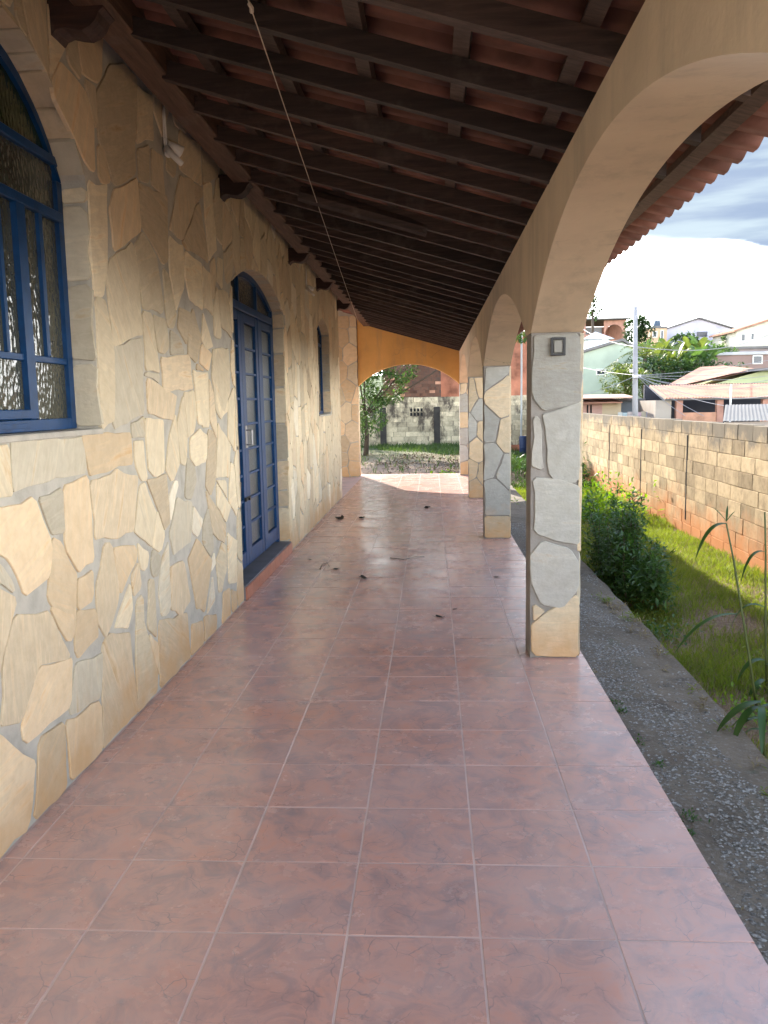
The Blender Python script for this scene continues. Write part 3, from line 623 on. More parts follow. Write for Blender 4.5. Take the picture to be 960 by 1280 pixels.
for y in (2.82, 3.48): mb.bbox((XF-.028, y-.036, o['z0']+.05), (XF+.016, y+.036, 2.46), .004)
for z, h in ((2.46, .045), (2.70, .04)): mb.bbox((XF-.03, o['u0']+.02, z-h/2), (XF+.018, o['u1']-.02, z+h/2), .004)
for z in (1.815, ): mb.bbox((XF-.02, o['u0']+.05, z-.014), (XF+.006, o['u1']-.05, z+.014), .003)
mb.bbox((XF-.02, 2.86, 1.56), (XF+.02, 3.44, 1.60), .004); mb.bbox((XF-.021, 2.86, 1.52), (XF+.012, 3.44, 1.545), .003)
for y in (2.64, 3.15, 3.67): mb.bbox((XF-.018, y-.016, 1.83), (XF+.009, y+.016, 2.44), .003)
for y in (2.98, 3.32): mb.bbox((XF-.018, y-.012, 1.83), (XF+.006, y+.012, 2.44), .003)
mb.bbox((XF-.02, 3.13, 2.72), (XF+.008, 3.17, 3.02), .003)
mb.build('glazing_bar', BLUE, win)
def pane(y0, y1, z0, z1, m_, parent, x=XF-.008): MB().box((x-.004, y0, z0), (x, y1, z1)).build('pane', m_, parent, (x, (y0+y1)/2, (z0+z1)/2))
for a, b in ((2.45, 2.676), (2.86, 3.44), (3.51, 3.85)):
    pane(a, b, 1.60 if a == 2.86 else 1.555, 1.80, GLASS, win)
    for c, d in (((a, (a+b)/2-.01), ((a+b)/2+.01, b))): pane(c, d, 1.83, 2.44, GLASS, win, XF-.008-.001*(c > a))
pane(2.45, 3.85, 2.48, 2.685, GLASS, win)
mb = MB(); mb.ribbon([(2.46+1.38*i/14, 2.72, arch_z(2.46+1.38*i/14, 2.4, 3.9, 2.62, .45)-.03) for i in range(15)], XF-.012, XF-.008, 0); mb.build('pane', GGREEN, win)
# small far window
o = OP[2]; win2 = bpy.data.objects.new('window', None); COL.objects.link(win2); put(win2, house, (XF, 12.35, 1.45))
mb = MB(); arched_frame(mb, o, .045, XF-.035, XF+.012); mb.bbox((XF-.03, 12.32, 1.5), (XF+.014, 12.38, 2.6), .004); mb.bbox((XF-.03, 11.74, 2.46), (XF+.016, 12.96, 2.5), .004); mb.build('window_frame', BLUE, win2)
pane(11.74, 12.32, 1.5, 2.46, GLASS, win2); pane(12.38, 12.96, 1.5, 2.46, GLASS, win2)
mb = MB(); mb.ribbon([(11.74+1.22*i/12, 2.5, arch_z(11.74+1.22*i/12, 11.7, 13.0, 2.64, .17)-.03) for i in range(13)], XF-.012, XF-.008, 0); mb.build('pane', GLASS, win2)
# door: three blue leaves with eight panes each under an arched fanlight
o = OP[1]; door = bpy.data.objects.new('door', None); COL.objects.link(door); put(door, house, (XF, 7.85, .12))
mb = MB(); arched_frame(mb, o, .05, XF-.05, XF+.012, False); mb.bbox((XF-.05, 6.75, 2.43), (XF+.022, 8.94, 2.50), .005)
mb.bbox((XF-.03, 7.42, 2.5), (XF+.01, 7.45, 2.74), .003); mb.bbox((XF-.03, 8.2, 2.5), (XF+.01, 8.23, 2.74), .003); mb.build('door_frame', BLUE, door)
mb = MB(); mb.ribbon([(6.76+2.17*i/14, 2.5, arch_z(6.76+2.17*i/14, 6.7, 8.99, 2.57, .23)-.03) for i in range(15)], XF-.022, XF-.018, 0); mb.build('pane', GLASS, door)
for k, (a, b, dx) in enumerate(((6.755, 7.44, 0), (7.445, 8.165, .0), (8.225, 8.935, -.0))):
    mb = MB(); x0, x1 = XF-.03+dx, XF+.015+dx
    mb.bbox((x0, a, .16), (x1, a+.14, 2.42), .006); mb.bbox((x0, b-.10, .16), (x1, b, 2.42), .006); mb.bbox((x0+.002, a+.14, .16), (x1-.002, b-.10, .30), .005); mb.bbox((x0+.002, a+.14, 2.34), (x1-.002, b-.10, 2.42), .004)
    mb.build('door_leaf', BLUE, door)
    mb = MB()
    for i in range(1, 9):
        z = .30+.2266*i
        if i < 9 and z < 2.33: mb.bbox((x0+.01, a+.14, z-.011), (x1-.006, b-.10, z+.011), .003)
    mb.build('muntin', BLUE, door)
    for i in range(9): pane(a+.135, b-.095, .30+.2266*i+.011, .30+.2266*(i+1)-.011, GDOOR, door, XF-.012)
mb = MB(); mb.bbox((XF-.04, 8.166, .16), (XF+.02, 8.224, 2.43), .004); mb.build('mullion', BLUE, door)
mb = MB(); mb.tube([(XF+.02, 7.50, 1.38), (XF+.07, 7.50, 1.38), (XF+.07, 7.50, 1.25), (XF+.02, 7.50, 1.25)], .009); mb.bbox((XF+.014, 7.46, 1.22), (XF+.02, 7.54, 1.42), .002); mb.build('door_handle', STEEL, door)
mb = MB(); mb.bbox((XF+.014, 7.34, .75), (XF+.034, 7.52, .785), .003); mb.bbox((XF+.034, 7.42, .755), (XF+.05, 7.45, .78), .003); mb.build('bolt', BLACK, door)
step = MB().bbox((-1.80, 6.71, .0005), (-1.552, 8.98, .122), .003).build('threshold', SLATE, house)
for i in range(9):
    a = 6.712+i*.252; MB().bbox((-1.5515, a, .002), (-1.541, a+.249, .112), .002).build('step_tile', STEPTILE, step, (-1.546, a+.125, .06))
# corbels under the wall beam
for i, y in enumerate((3.62, 6.42, 9.42, 11.66, 14.15)):
    prof = [(-1.60, 3.302), (-1.60, 3.14), (-1.555, 3.135), (-1.54, 3.155), (-1.51, 3.165), (-1.47, 3.155), (-1.43, 3.15), (-1.395, 3.165), (-1.37, 3.19), (-1.355, 3.22), (-1.335, 3.235), (-1.33, 3.302)]
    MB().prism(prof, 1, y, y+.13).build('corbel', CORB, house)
# house roof above, rising to the ridge
mb = MB(); RZ = lambda x: 2.68+.29*(.6-x)
hr = MB()
for i in range(134):
    y = -4+i*.174
    hr.add([(-1.72, y, RZ(-1.72)+.17), (-5, y, RZ(-5)+.17), (-5, y+.087, RZ(-5)+.23), (-1.72, y+.087, RZ(-1.72)+.23), (-5, y+.174, RZ(-5)+.17), (-1.72, y+.174, RZ(-1.72)+.17)], [(0,1,2,3), (3,2,4,5)])
hr.add([(-5, -4, RZ(-5)+.2), (-5, 19.3, RZ(-5)+.2), (-9, 19.3, 3.4), (-9, -4, 3.4)], [(0,1,2,3)]); hr.add([(-1.8, 14.34, 3.4), (-5, 14.34, RZ(-5)+.15), (-8, 14.34, 3.4)], [(0,1,2)])
hr.build('roof', CLAY, house)
# ================================================================== VERANDAH ROOF
vr = thing('verandah_roof', 'dark timber and clay tile roof sloping over the verandah, seen from below', 'roof', (0, 8, 2.7))
MB().bbox((-1.46, -1.0, 3.242), (-1.305, 18.36, 3.43), .008).build('beam', BEAM, vr)
MB().bbox((-1.56, -4, 3.40), (-1.535, 14.3, 3.46), .004).build('wall_plate', BEAM, vr)
R0, R1 = -1.33, 1.03
for k in range(-7, 32):
    y = 2.93+.493*k+random.uniform(-.012, .012)
    if y > 18.3: break
    mb = MB(); hh = random.uniform(.078, .098); ww = random.uniform(.044, .06); dy = random.uniform(-.012, .012); dz = random.uniform(0, .006); sg = random.uniform(-.006, .006); K = []
    for q in range(9):                                                    # sawn by hand: a little wavy along the length
        t = q/8; x = R0+(R1-R0)*t; yy = y+dy*t+sg*math.sin(t*math.pi*2)+random.uniform(-.0015, .0015); zb = RZ(x)+.085-hh-dz*math.sin(t*3)+random.uniform(-.0015, .0015)
        K += [(x, yy-ww/2, zb), (x, yy+ww/2, zb+random.uniform(-.002, .002)), (x, yy+ww/2, RZ(x)+.0845), (x, yy-ww/2, RZ(x)+.0845)]
    mb.add(K, [(0, 1, 2, 3), (35, 34, 33, 32)]+[(q*4+j, q*4+4+j, q*4+4+(j+1) % 4, q*4+(j+1) % 4) for q in range(8) for j in range(4)])
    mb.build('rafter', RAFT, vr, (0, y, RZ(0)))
for i, x in enumerate([-1.48+.4*k for k in range(7)]+[1.13]):
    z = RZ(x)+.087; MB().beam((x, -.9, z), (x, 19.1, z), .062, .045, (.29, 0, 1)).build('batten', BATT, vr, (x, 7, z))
# clay tiles: wave section, one mesh for all the nearer ones
def tile_profile():
    P = []
    for i in range(13):
        t = i/12; y = t*.196
        z = .030*math.cos(2*math.pi*(y/.18))+.010*math.cos(4*math.pi*(y/.18))
        P.append((y, z))
    return P
def rooftile(L=.46, th=.013):
    mb = MB(); P = tile_profile(); V = []; n = len(P)
    for x, dz in ((-L/2, 0), (L/2, 0)):
        for y, z in P: V += [(x, y-.09, z), (x, y-.09, z+th)]
    F = []
    for i in range(n-1):
        a, b = 2*i, 2*i+2; k = 2*n
        F += [(a, b, b+k, a+k), (a+1, a+1+k, b+1+k, b+1), (a, a+1, b+1, b), (a+k, b+k, b+1+k, a+1+k)]
    F += [(0, 2*n, 2*n+1, 1), (2*n-2, 2*n-1, 4*n-1, 4*n-2)]
    mb.add(V, F); return mb
rt = rooftile(); rtm = rt.mesh('roof_tile', CLAY, True); tilt = math.atan(.29); RV = np.array(rt.v)
bulk = MB(); cnt = 0
for j in range(-16, 98):
    y = 1.95+j*.18
    for i in range(8):
        x = -1.64+.40*i
        z = RZ(x)+.178+random.uniform(-.003, .004); a = tilt-.028+random.uniform(-.006, .006)
        if 2 <= j and j < 38: inst(rtm, 'roof_tile', vr, (x-.02, y+random.uniform(-.004, .004), z), (random.uniform(-.02, .02), a, random.uniform(-.012, .012))); cnt += 1
        else:
            c, s = math.cos(a), math.sin(a); k = len(bulk.v)
            bulk.add([(x-.02+v[0]*c+v[2]*s, y+v[1], z-v[0]*s+v[2]*c) for v in rt.v], rt.f)
bulk.build('roof_tiling', CLAY, vr, kind='stuff')
lb = MB(); lb.tube([(-.95, 6.34, RZ(-.95)+.0), (-.02, 6.40, RZ(-.02)+.0)], .055, 8); lb.build('rafter_splice', RAFT, vr)
# ================================================================== ARCADE
AX0, AX1 = .592, .898
CY = [(.90, 1.18), (5.14, 5.41), (9.78, 10.05), (13.95, 14.22), (18.40, 18.68)]
pts = []; topz = RZ(.592)
for i, (a, b) in enumerate(CY):
    pts += [(a, 2.0, 2.676), (b, 2.0, 2.676)]
    if i < len(CY)-1:
        c = CY[i+1][0]; r = .50 if i == 0 else .49
        pts += [(b+(c-b)*t/36, arch_z(b+(c-b)*t/36, b, c, 2.0, r), 2.676) for t in range(1, 36)]
mb = MB(); mb.ribbon(pts, AX0, AX1, 0); aw = mb.build('arcade_wall', CREAM); tag(aw, 'cream plastered wall of wide arches carried by the stone columns on the right', 'arch wall')
labels = ['stone-clad column beside the viewer, first of the arcade', 'nearest visible stone-clad column, with the small dark-framed switch box near its top',
          'second stone-clad column in view, pale grey with an orange stone at its foot', 'third stone-clad column in view, slim and half hidden behind the second', 'farthest stone-clad column, at the corner by the end arch, warmly lit']
colseeds = {1: [(694, 432, 's'), (694, 475, 's'), (671, 520, 's'), (706, 545, 's'), (671, 575, 's'), (694, 645, 's'), (712, 612, 's'), (694, 722, 'w'), (669, 762, 't'), (700, 788, 't')]}
def clad(parent, u0, u1, z0, z1, seeds_, frame, cols='ssswts', ks=.75, gap=.007):
    for (a, b, c), p in zip(seeds_, voronoi(seeds_, (u0, u1, z0, z1), ks)):
        p = shrink(p, gap) if len(p) > 2 else []
        if len(p) > 2 and abs(area(p)) > .001:
            mb = MB(); ctr = stone_mesh(mb, p, frame, .012, .003); mb.build('stone', ST[c], parent, ctr)
def rseeds(u0, u1, z0, z1, md, cols):
    out = []
    for _ in range(900):
        u, z = random.uniform(u0, u1), random.uniform(z0, z1)
        if all(math.hypot(u-q[0], (z-q[1])*.75) > md for q in out): out.append((u, z, random.choice(cols)))
    return out
for i, (a, b) in enumerate(CY):
    col = thing('stone_column', labels[i], 'column', ((AX0+AX1)/2, (a+b)/2, 0), 'stone columns carrying the arches')
    MB().box((AX0+.004, a+.012, 0.0006), (AX1-.006, b-.012, 1.999)).build('core', RENDERED, col)
    if i in colseeds:
        sd = []
        for px, py, c in colseeds[i]:
            d = cr*((px-480)/1049.7)+cu*(-(py-640)/1049.7)+cf; t = a/d.y; sd.append((d.x*t, 1.6+d.z*t, c))
        sd = []
        for it in '''s 80,45 255,45 255,300 120,322 80,278;v 78,350 100,350 118,540 78,530;s 118,345 252,308 240,580 190,592 140,562;s 85,580 180,578 252,610 250,812 170,800 88,768;v 115,808 210,835 246,880 242,980 180,1047 110,1030 75,960 80,860;t 74,1030 120,1060 80,1098;t 130,1065 250,1000 252,1222 78,1218 78,1108'''.split(';'):
            k, *pp = it.split(); p = []
            for q in pp:
                qx, qy = q.split(','); d = cr*((640+float(qx)/2.907-480)/1049.7)+cu*(-(400+float(qy)/2.907-640)/1049.7)+cf; t = a/d.y; p.append((min(AX1-.004, max(AX0+.002, d.x*t)), min(1.99, max(.004, 1.6+d.z*t))))
            mu, mv = sum(q[0] for q in p)/len(p), sum(q[1] for q in p)/len(p); p = [(min(AX1-.003, max(AX0+.002, mu+(q[0]-mu)*1.09)), min(1.992, max(.004, mv+(q[1]-mv)*1.05))) for q in p]
            if area(p) < 0: p = p[::-1]
            mb = MB(); ctr = stone_mesh(mb, p, lambda x, z, w: (x, a+.012-w, z), .015, .004); mb.build('stone', ST[k], col, ctr)
    else: sd = rseeds(AX0, AX1, 0, 2.0, .24, 'ssst' if i < 3 else 'stoo')
    if sd: clad(col, AX0, AX1, 0, 1.995, sd, lambda x, z, w: (x, a+.012-w, z), gap=.005)
    if i > 0: clad(col, a, b, 0, 1.995, rseeds(a, b, 0, 2.0, .26, 'ttg'), lambda y, z, w: (AX1-.006+w, y, z), gap=.006)
# end wall with its arch, and the stone pier on the left of it
EY = 18.40
pts = [(-1.60+2.192*t/40, arch_z(-1.60+2.192*t/40, -1.60, .592, 1.98, .45), 2.82+.283*(.6-(-1.60+2.192*t/40))-.02) for t in range(41)]
mb = MB(); mb.ribbon(pts, EY, EY+.26, 1); tag(mb.build('end_arch_wall', BOUNCE_PLASTER), 'plastered wall, warm bounce light put into its orange colour, with a low arch closing the far end of the verandah', 'arch wall')
MB().bbox((-.02+.0, EY-.10, 2.875), (.17, EY-.002, 2.955), .015).build('beam_end', RAFT, vr)
pier = thing('stone_pier', 'crazy-paved stone pier left of the end arch', 'pier', (-2, 18.5, 0))
MB().ribbon([(-4.5, -.1, 4.3), (-1.612, -.1, 3.49)], 18.37, 18.67, 1).build('core', MORTAR, pier)
clad(pier, -2.5, -1.60, 0.002, 3.48, rseeds(-2.5, -1.6, 0, 3.48, .22, 'ttooc'), lambda x, z, w: (x, 18.37-w, z))
clad(pier, 18.37, 18.67, 0.002, 1.98, rseeds(18.37, 18.67, 0, 1.98, .22, 'ttoo'), lambda y, z, w: (-1.612+w, y, z), gap=.005)
# ================================================================== fittings
bx = thing('switch_box', 'small dark-framed box with a pale cover near the top of the nearest column', 'switch box', (.75, 5.13, 1.91))
fr = MB(); x0, x1, z0, z1 = .707, .793, 1.862, 1.968
fr.bbox((x0, 5.112, z0), (x0+.014, 5.127, z1), .002); fr.bbox((x1-.014, 5.112, z0), (x1, 5.127, z1), .002); fr.bbox((x0+.014, 5.1125, z0), (x1-.014, 5.127, z0+.013), .002); fr.bbox((x0+.014, 5.1125, z1-.013), (x1-.014, 5.127, z1), .002)
fr.build('frame', BLACK, bx); MB().bbox((x0+.020, 5.118, z0+.018), (x1-.020, 5.127, z1-.018), .002).build('cover', generic('grey_cover', (.35, .34, .30), .7), bx)
def lampholder(y, z, s, label, k):
    t = thing('lamp_holder', label, 'lamp holder', (-1.55, y, z), 'bare lamp holders on the stone wall')
    mb = MB(); mb.bbox((-1.558, y-.02*s, z-.05*s), (-1.54, y+.02*s, z+.03*s), .003); mb.build('mount', WHITE, t)
    mb = MB(); mb.tube([(-1.54, y, z), (-1.50, y+.01, z-.015), (-1.47, y+.03, z-.03)], .022*s, 10, .027*s); mb.build('socket', WHITE, t, smooth=True)
    mb = MB(); mb.tube([(-1.545, y-.02, z-.02), (-1.50, y-.05, z-.07), (-1.45, y-.05, z-.12)], .018*s, 8, .013*s); mb.build('bulb_tube', WHITE, t, smooth=True)
    mb = MB(); mb.tube([(-1.548, y-.01, z+.03), (-1.546, y-.025, z+.15), (-1.548, y-.03, z+.24), (-1.50, y-.03, z+.255), (-1.44, y-.02, z+.27), (-1.40, y, z+.32), (-1.42, y-.04, z+.42), (-1.44, y-.1, z+.5)][:8 if k else 4], .006, 6)
    mb.tube([(-1.55, y-.045, z-.0), (-1.546, y-.055, z+.14), (-1.546, y-.055, z+.235), (-1.50, y-.055, z+.25)], .005, 6)
    mb.build('cable', WHITE, t, smooth=True)
lampholder(5.12, 3.13, 1.25, 'white lamp holder with looped white cable high on the wall before the door', 1)
lampholder(10.7, 3.06, 1.0, 'small white lamp holder high on the wall between the door and the far window', 0)
mb = MB(); A, B = Vector((-.50, 1.0, 2.975)), Vector((-1.545, 18.3, 3.275)); K = []
for i in range(25): t = i/24; p = A.lerp(B, t); p.z -= .05*math.sin(math.pi*t)*.3; K.append(p)
mb.tube(K, .0024, 5); kn = K[3]; mb.tube([kn+Vector((0, -.02, 0)), kn+Vector((.004, 0, -.004)), kn+Vector((0, .02, -.01))], .008, 6); tag(mb.build('cord', CORD), 'thin pale cord stretched under the rafters to the far corner', 'cord')
mb = MB(); mb.bbox((-.78, 18.36, 3.10), (-.70, 18.395, 3.14), .004); mb.bbox((-.68, 18.36, 3.09), (-.63, 18.395, 3.13), .004); tag(mb.build('junction_box', WHITE), 'small white junction box under the rafters on the end wall', 'junction box')
# ================================================================== litter on the floor
def curl_leaf(x, y, s, label, m_=DEADLEAF, g='dead leaves on the tiles'):
    mb = MB(); a = random.uniform(0, 6.28); n = 6; V = []; c, sn = math.cos(a), math.sin(a)
    for i in range(n+1):
        t = i/n; w = s*.32*math.sin(math.pi*min(1, t*.94+.05))**.8
        for k in (-1, 0, 1):
            u, v, h = (t-.5)*s, k*w, .002+s*.16*abs(k)*(.5+.5*math.sin(t*5+k))+s*.1*(t-.5)**2*4
            V.append((x+u*c-v*sn, y+u*sn+v*c, h))
    F = [(3*i+j, 3*i+j+1, 3*i+4+j, 3*i+3+j) for i in range(n) for j in (0, 1)]
    mb.add(V, F); mb.tube([(x-s*.5*c, y-s*.5*sn, .004), (x-s*.85*c, y-s*.85*sn, .01)], .0015, 4)
    tag(mb.build('dry_leaf', m_, None, (x, y, 0)), label, 'leaf', g)
def fp(px, py):
    d = cr*((px-480)/1049.7)+cu*(-(py-640)/1049.7)+cf; t = -1.6/d.z; return d.x*t, d.y*t
for (px, py, s, l) in ((454, 723, .10, 'largest dark curled leaf, mid floor, before the sunlit end'), (550, 772, .07, 'dark leaf on the tiles towards the nearest column'), (568, 762, .03, 'tiny dark leaf crumb beside the leaf near the nearest column'),
                       (424, 649, .20, 'flat brown leaf near the wall beyond the door'), (452, 648, .14, 'brown leaf in the middle beyond the door, right of another'), (534, 635, .16, 'curled leaf lying closest to the sunlit patch'),
                       (420, 712, .07, 'small dark leaf by the twigs'), (388, 700, .04, 'small crumb of leaf nearest the door step'), (620, 722, .05, 'small dark leaf left of the nearest column, farther back')):
    x, y = fp(px, py); curl_leaf(x, y, s, l)
def twig(pts, label):
    P = [(*fp(*p), .006) for p in pts]; mb = MB(); mb.tube(P, .004, 5, .002); tag(mb.build('twig', BARK), label, 'twig', 'twigs on the tiles')
twig([(400, 712), (403, 706), (409, 704), (412, 709)], 'small hooked twig on the tiles below the door'); twig([(488, 698), (505, 700), (518, 697), (531, 696)], 'long thin twig in the middle of the floor')
# ================================================================== YARD WALL
def block_wall(name, label, axis, c, t, u0, u1, z0, rows, m_, jm, limit, skip=(), bl=.46, bh=.19, cap=None, ulim=None):
    w = thing(name, label, 'wall', (c if axis == 0 else (u0+u1)/2, (u0+u1)/2 if axis == 0 else c, z0)); cnt = 0; rest_ = MB()
    H = rows*bh
    if axis == 0: MB().box((c+.012, u0, z0), (c+t-.012, u1, z0+H-.01)).build('mortar_bed', jm, w)
    else: MB().box((u0, c+.012, z0), (u1, c+t-.012, z0+H-.01)).build('mortar_bed', jm, w)
    bm_ = {}
    for r in range(rows):
        u = u0-(bl/2 if r % 2 else 0)
        while u < u1:
            L = bl*random.uniform(.93, 1.07); a, b = max(u, u0)+.004, min(u+L, u1)-random.choice((.004, .008, .016)); u += L
            if b-a < .05 or any(s0 < (a+b)/2 < s1 and q0 <= r < q1 for s0, s1, q0, q1 in skip): continue
            d = random.uniform(-.004, .004); za, zb = z0+r*bh+.0015, z0+(r+1)*bh-.002+(0 if r < rows-1 else random.uniform(-.004, .012))
            crack = min([abs(b-k) for k in (12.6, 15.35, 18.1)]+[9]) if axis == 0 else 9
            if crack < .25: b = min(b, b-.012)
            if axis == 0: A, B = (c+d, a, za), (c+t-d, b, zb)
            else: A, B = (a, c+d, za), (b, c+t-d, zb)
            if cnt < limit and (ulim is None or ulim[0] < a < ulim[1]):
                cnt += 1; MB().bbox(A, B, .005).build('block', m_, w, ((A[0]+B[0])/2, (A[1]+B[1])/2, (A[2]+B[2])/2))
            else: rest_.bbox(A, B, .005)
    if rest_.v: rest_.build('blockwork', m_, w, kind='stuff')
    return w
yw = block_wall('yard_wall', 'long bare cement block wall along the right, mouldy on top and stained red below', 0, 3.75, .14, -5, 33, -.45, 9, BLOCK, JOINT, 298, ulim=(8.6, 20.2))
for k in (12.62, 15.37, 18.1): MB().box((3.742, k, -.2), (3.752, k+.028, 1.05)).build('crack', HOLE, yw)
ew = block_wall('garden_end_wall', 'weathered grey block wall with black mould behind the end arch', 1, 33.0, .2, -7, 3.74, -.10, 10, BLOCK2, JOINTD, 280, skip=())
for x in (-1.92, .18): MB().bbox((x-.12, 32.93, -.1), (x+.12, 32.999, 1.42), .02).build('pilaster', generic('mould_black', (.05, .045, .04), 1, .5, 3, .4), ew)
for r in range(2):
    for k in range(4): MB().box((-.86+k*.135, 32.988, 1.08+r*.17), (-.86+k*.135+.085, 32.9955, 1.08+r*.17+.12)).build('vent_hole', HOLE, ew)
# unfinished brick gable and red house behind it
bg_ = block_wall('brick_outbuilding', 'unfinished brown brick gable stained dark, rising behind the end wall', 1, 33.6, .2, -1.95, .35, 1.60, 22, BRICKD, JOINTD, 290, bl=.30, bh=.12)
for x, z in ((-1.09, 2.12), (.13, 2.3), (-.1, 1.96), (-1.3, 1.84), (-1.62, 2.5)): MB().bbox((x, 33.585, z), (x+.22, 33.605, z+.11), .003).build('bare_brick', BRICKP, bg_)
def house_box(name, label, x0, x1, y0, y1, z0, z1, wallm, roofm, ridge='x', rise=1.2, over=.4, wins=(), flat=False, winm=None):
    t = thing(name, label, 'house', ((x0+x1)/2, y0, z0))
    if flat:
        MB().box((x0, y0, z0), (x1, y1, z1)).build('wall', wallm, t); MB().bbox((x0-over, y0-over, z1+.002), (x1+over, y1+over, z1+.2), .02).build('roof', roofm, t)
    elif ridge == 'y':                                     # gable faces the viewer
        xm = (x0+x1)/2 if not isinstance(rise, tuple) else rise[1]; rs = rise if not isinstance(rise, tuple) else rise[0]
        MB().prism([(x0, z0), (x1, z0), (x1, z1), (xm, z1+rs), (x0, z1)], 1, y0, y1).build('wall', wallm, t)
        for (a, za, b, zb) in ((x0, z1, xm, z1+rs), (x1, z1, xm, z1+rs)):
            s = (zb-za)/(b-a); a2 = a-over*(1 if b > a else -1); za2 = za+s*(a2-a)
            MB().prism([(a2, za2+.03), (b, zb+.03), (b, zb+.19), (a2, za2+.19)], 1, y0-over, y1+over).build('roof', roofm, t)
    else:
        MB().box((x0, y0, z0), (x1, y1, z1)).build('wall', wallm, t)
        ym = (y0+y1)/2
        MB().prism([(y0-over, z1-.1), (ym, z1+rise), (y1+over, z1-.1), (y1+over, z1+.05), (ym, z1+rise+.15), (y0-over, z1+.05)], 0, x0-over, x1+over).build('roof', roofm, t)
    for (a, b, c, d) in wins:
        f = MB(); w_ = .06
        for A, B in (((a-w_, c-w_), (b+w_, c)), ((a-w_, d), (b+w_, d+w_)), ((a-w_, c), (a, d)), ((b, c), (b+w_, d))): f.box((A[0], y0-.05, A[1]), (B[0], y0+.02, B[1]))
        fo = f.build('window', winm or WHITE, t); MB().box((a, y0-.012, c), (b, y0-.004, d)).build('pane', FARGLASS, fo)
        if b-a > .5: MB().box(((a+b)/2-.025, y0-.03, c), ((a+b)/2+.025, y0-.013, d)).build('mullion', winm or WHITE, fo)
    return t
FARGLASS = plain('far_glass', (.04, .05, .06), .15)
def wallp(n, c): return generic(n, c, .9, .22, .6, .1, rnd=False)
ROOFR = generic('red_tile_roof', (.40, .20, .13), .9, .35, 1.5, .3, rnd=False); ROOFG = generic('grey_sheet_roof', (.17, .16, .15), .8, .3, 1.2, .2, rnd=False)
house_box('red_house', 'orange-red plastered house wall behind the end of the garden', -.3, 3.9, 34.2, 39, -.5, 4.05, generic('red_plaster', (.42, .17, .10), .95, .55, 2.2, .3, rnd=False), ROOFR, 'y', .5, .25, [(1.5, 2.2, 2.5, 3.3)])
MB_ = MB(); MB_.tube([(3.33, 31.9, -.4), (3.33, 31.9, 4.2)], .035, 8); tag(MB_.build('white_pipe', plain('dull_white_pipe', (.42, .42, .40))), 'tall white pipe standing before the red house, seen between two columns', 'pipe')
bt = thing('water_drum', 'blue plastic drum at the far corner of the garden between two columns', 'drum', (3.3, 31, -.38))
mb = MB(); zz = [-.38, -.36, -.05, -.03, .0, .3, .33, .5, .52]; rr = [.2, .22, .22, .235, .22, .22, .235, .22, .2]; V = []
for z, r in zip(zz, rr): V += [(3.3+.6*r*math.cos(2*math.pi*j/14), 31+.6*r*math.sin(2*math.pi*j/14), z*.75-.095) for j in range(14)]
mb.add(V, [(i*14+j, i*14+(j+1) % 14, (i+1)*14+(j+1) % 14, (i+1)*14+j) for i in range(8) for j in range(14)]+[tuple(range(8*14, 9*14))]); mb.build('body', plain('blue_drum', (.015, .035, .10), .5), bt)
mb = MB(); mb.tube([(3.3, 31, .296), (3.3, 31, .315)], .125, 14); mb.build('lid', plain('blue_lid', (.015, .05, .18), .5), bt)
# ================================================================== PLANTS
def leaves(mb_v, mb_f, pts, L, Wd, droop=.3, up=.4, outward=None):
    """pointed leaf cards of 2 quads folded on the midrib"""
    for p in pts:
        a = RNG.uniform(0, 2*math.pi); e = RNG.normal(up, .45); d = np.array([math.cos(a)*math.cos(e), math.sin(a)*math.cos(e), math.sin(e)])
        if outward is not None: d = d*.7+outward(p)*.6; d /= np.linalg.norm(d)
        s = np.cross(d, [0, 0, 1.]); s /= (np.linalg.norm(s)+1e-9); n = np.cross(s, d); l = L*RNG.uniform(.6, 1.25); w = Wd*RNG.uniform(.7, 1.2)
        k = len(mb_v); q = p+d*l*.5-np.array([0, 0, droop*l*.12]); e_ = p+d*l-np.array([0, 0, droop*l*.5])
        mb_v += [p, q+s*w/2+n*w*.15, e_, q-s*w/2+n*w*.15]; mb_f += [(k, k+1, k+2), (k, k+2, k+3)]
def foliage(name, m_, parent, centers, n, L, Wd, up=.2, kind=None):
    V, F = [], []
    tot = sum(c[1][0]*c[1][1]*c[1][2] for c in centers)
    for c, r in centers:
        k = int(n*r[0]*r[1]*r[2]/tot); c = np.array(c); r = np.array(r)
        u = RNG.normal(size=(k, 3)); u /= np.linalg.norm(u, axis=1)[:, None]; rad = RNG.uniform(.35, 1.0, k)**.5
        P = c+u*rad[:, None]*r; P = [p for p in P if mnoise.noise(Vector(p*(1.6/max(r))))*1.0+.32 > RNG.random()*.5]
        leaves(V, F, P, L, Wd, up=up, outward=lambda p: (p-c)/(np.linalg.norm(p-c)+1e-6))
    o = fast(name, V, F, m_, None, kind)
    if parent is not None: put(o, parent, (0, 0, 0))
    return o
# dark bush beyond the nearest column: upright leafy stems
bush = thing('leafy_bush', 'dark green leafy bush growing beside the concrete path past the nearest column', 'bush', (2.25, 8.4, -.38))
V, F = [], []; st = MB()
for i in range(46):
    bx_, by_ = 1.80+RNG.uniform(0, .34), 7.7+RNG.uniform(0, 2.0); hgt = RNG.uniform(.38, .86)*(1.08-.28*abs(bx_-2.1)); lean = np.array([RNG.normal(.0, .16), RNG.normal(0, .16), 1]); lean /= np.linalg.norm(lean)
    p0 = np.array([bx_, by_, gz(bx_, by_)]); top = p0+lean*hgt*1.12; st.tube([p0, (p0+top)/2+RNG.normal(0, .02, 3), top], .005, 4, .002)
    P = []
    for t in np.linspace(.12, 1, 20): 
        for _ in range(7): P.append(p0+(top-p0)*t+RNG.normal(0, .075*(1.25-t*.8), 3))
    leaves(V, F, P, .085, .026, up=.35)
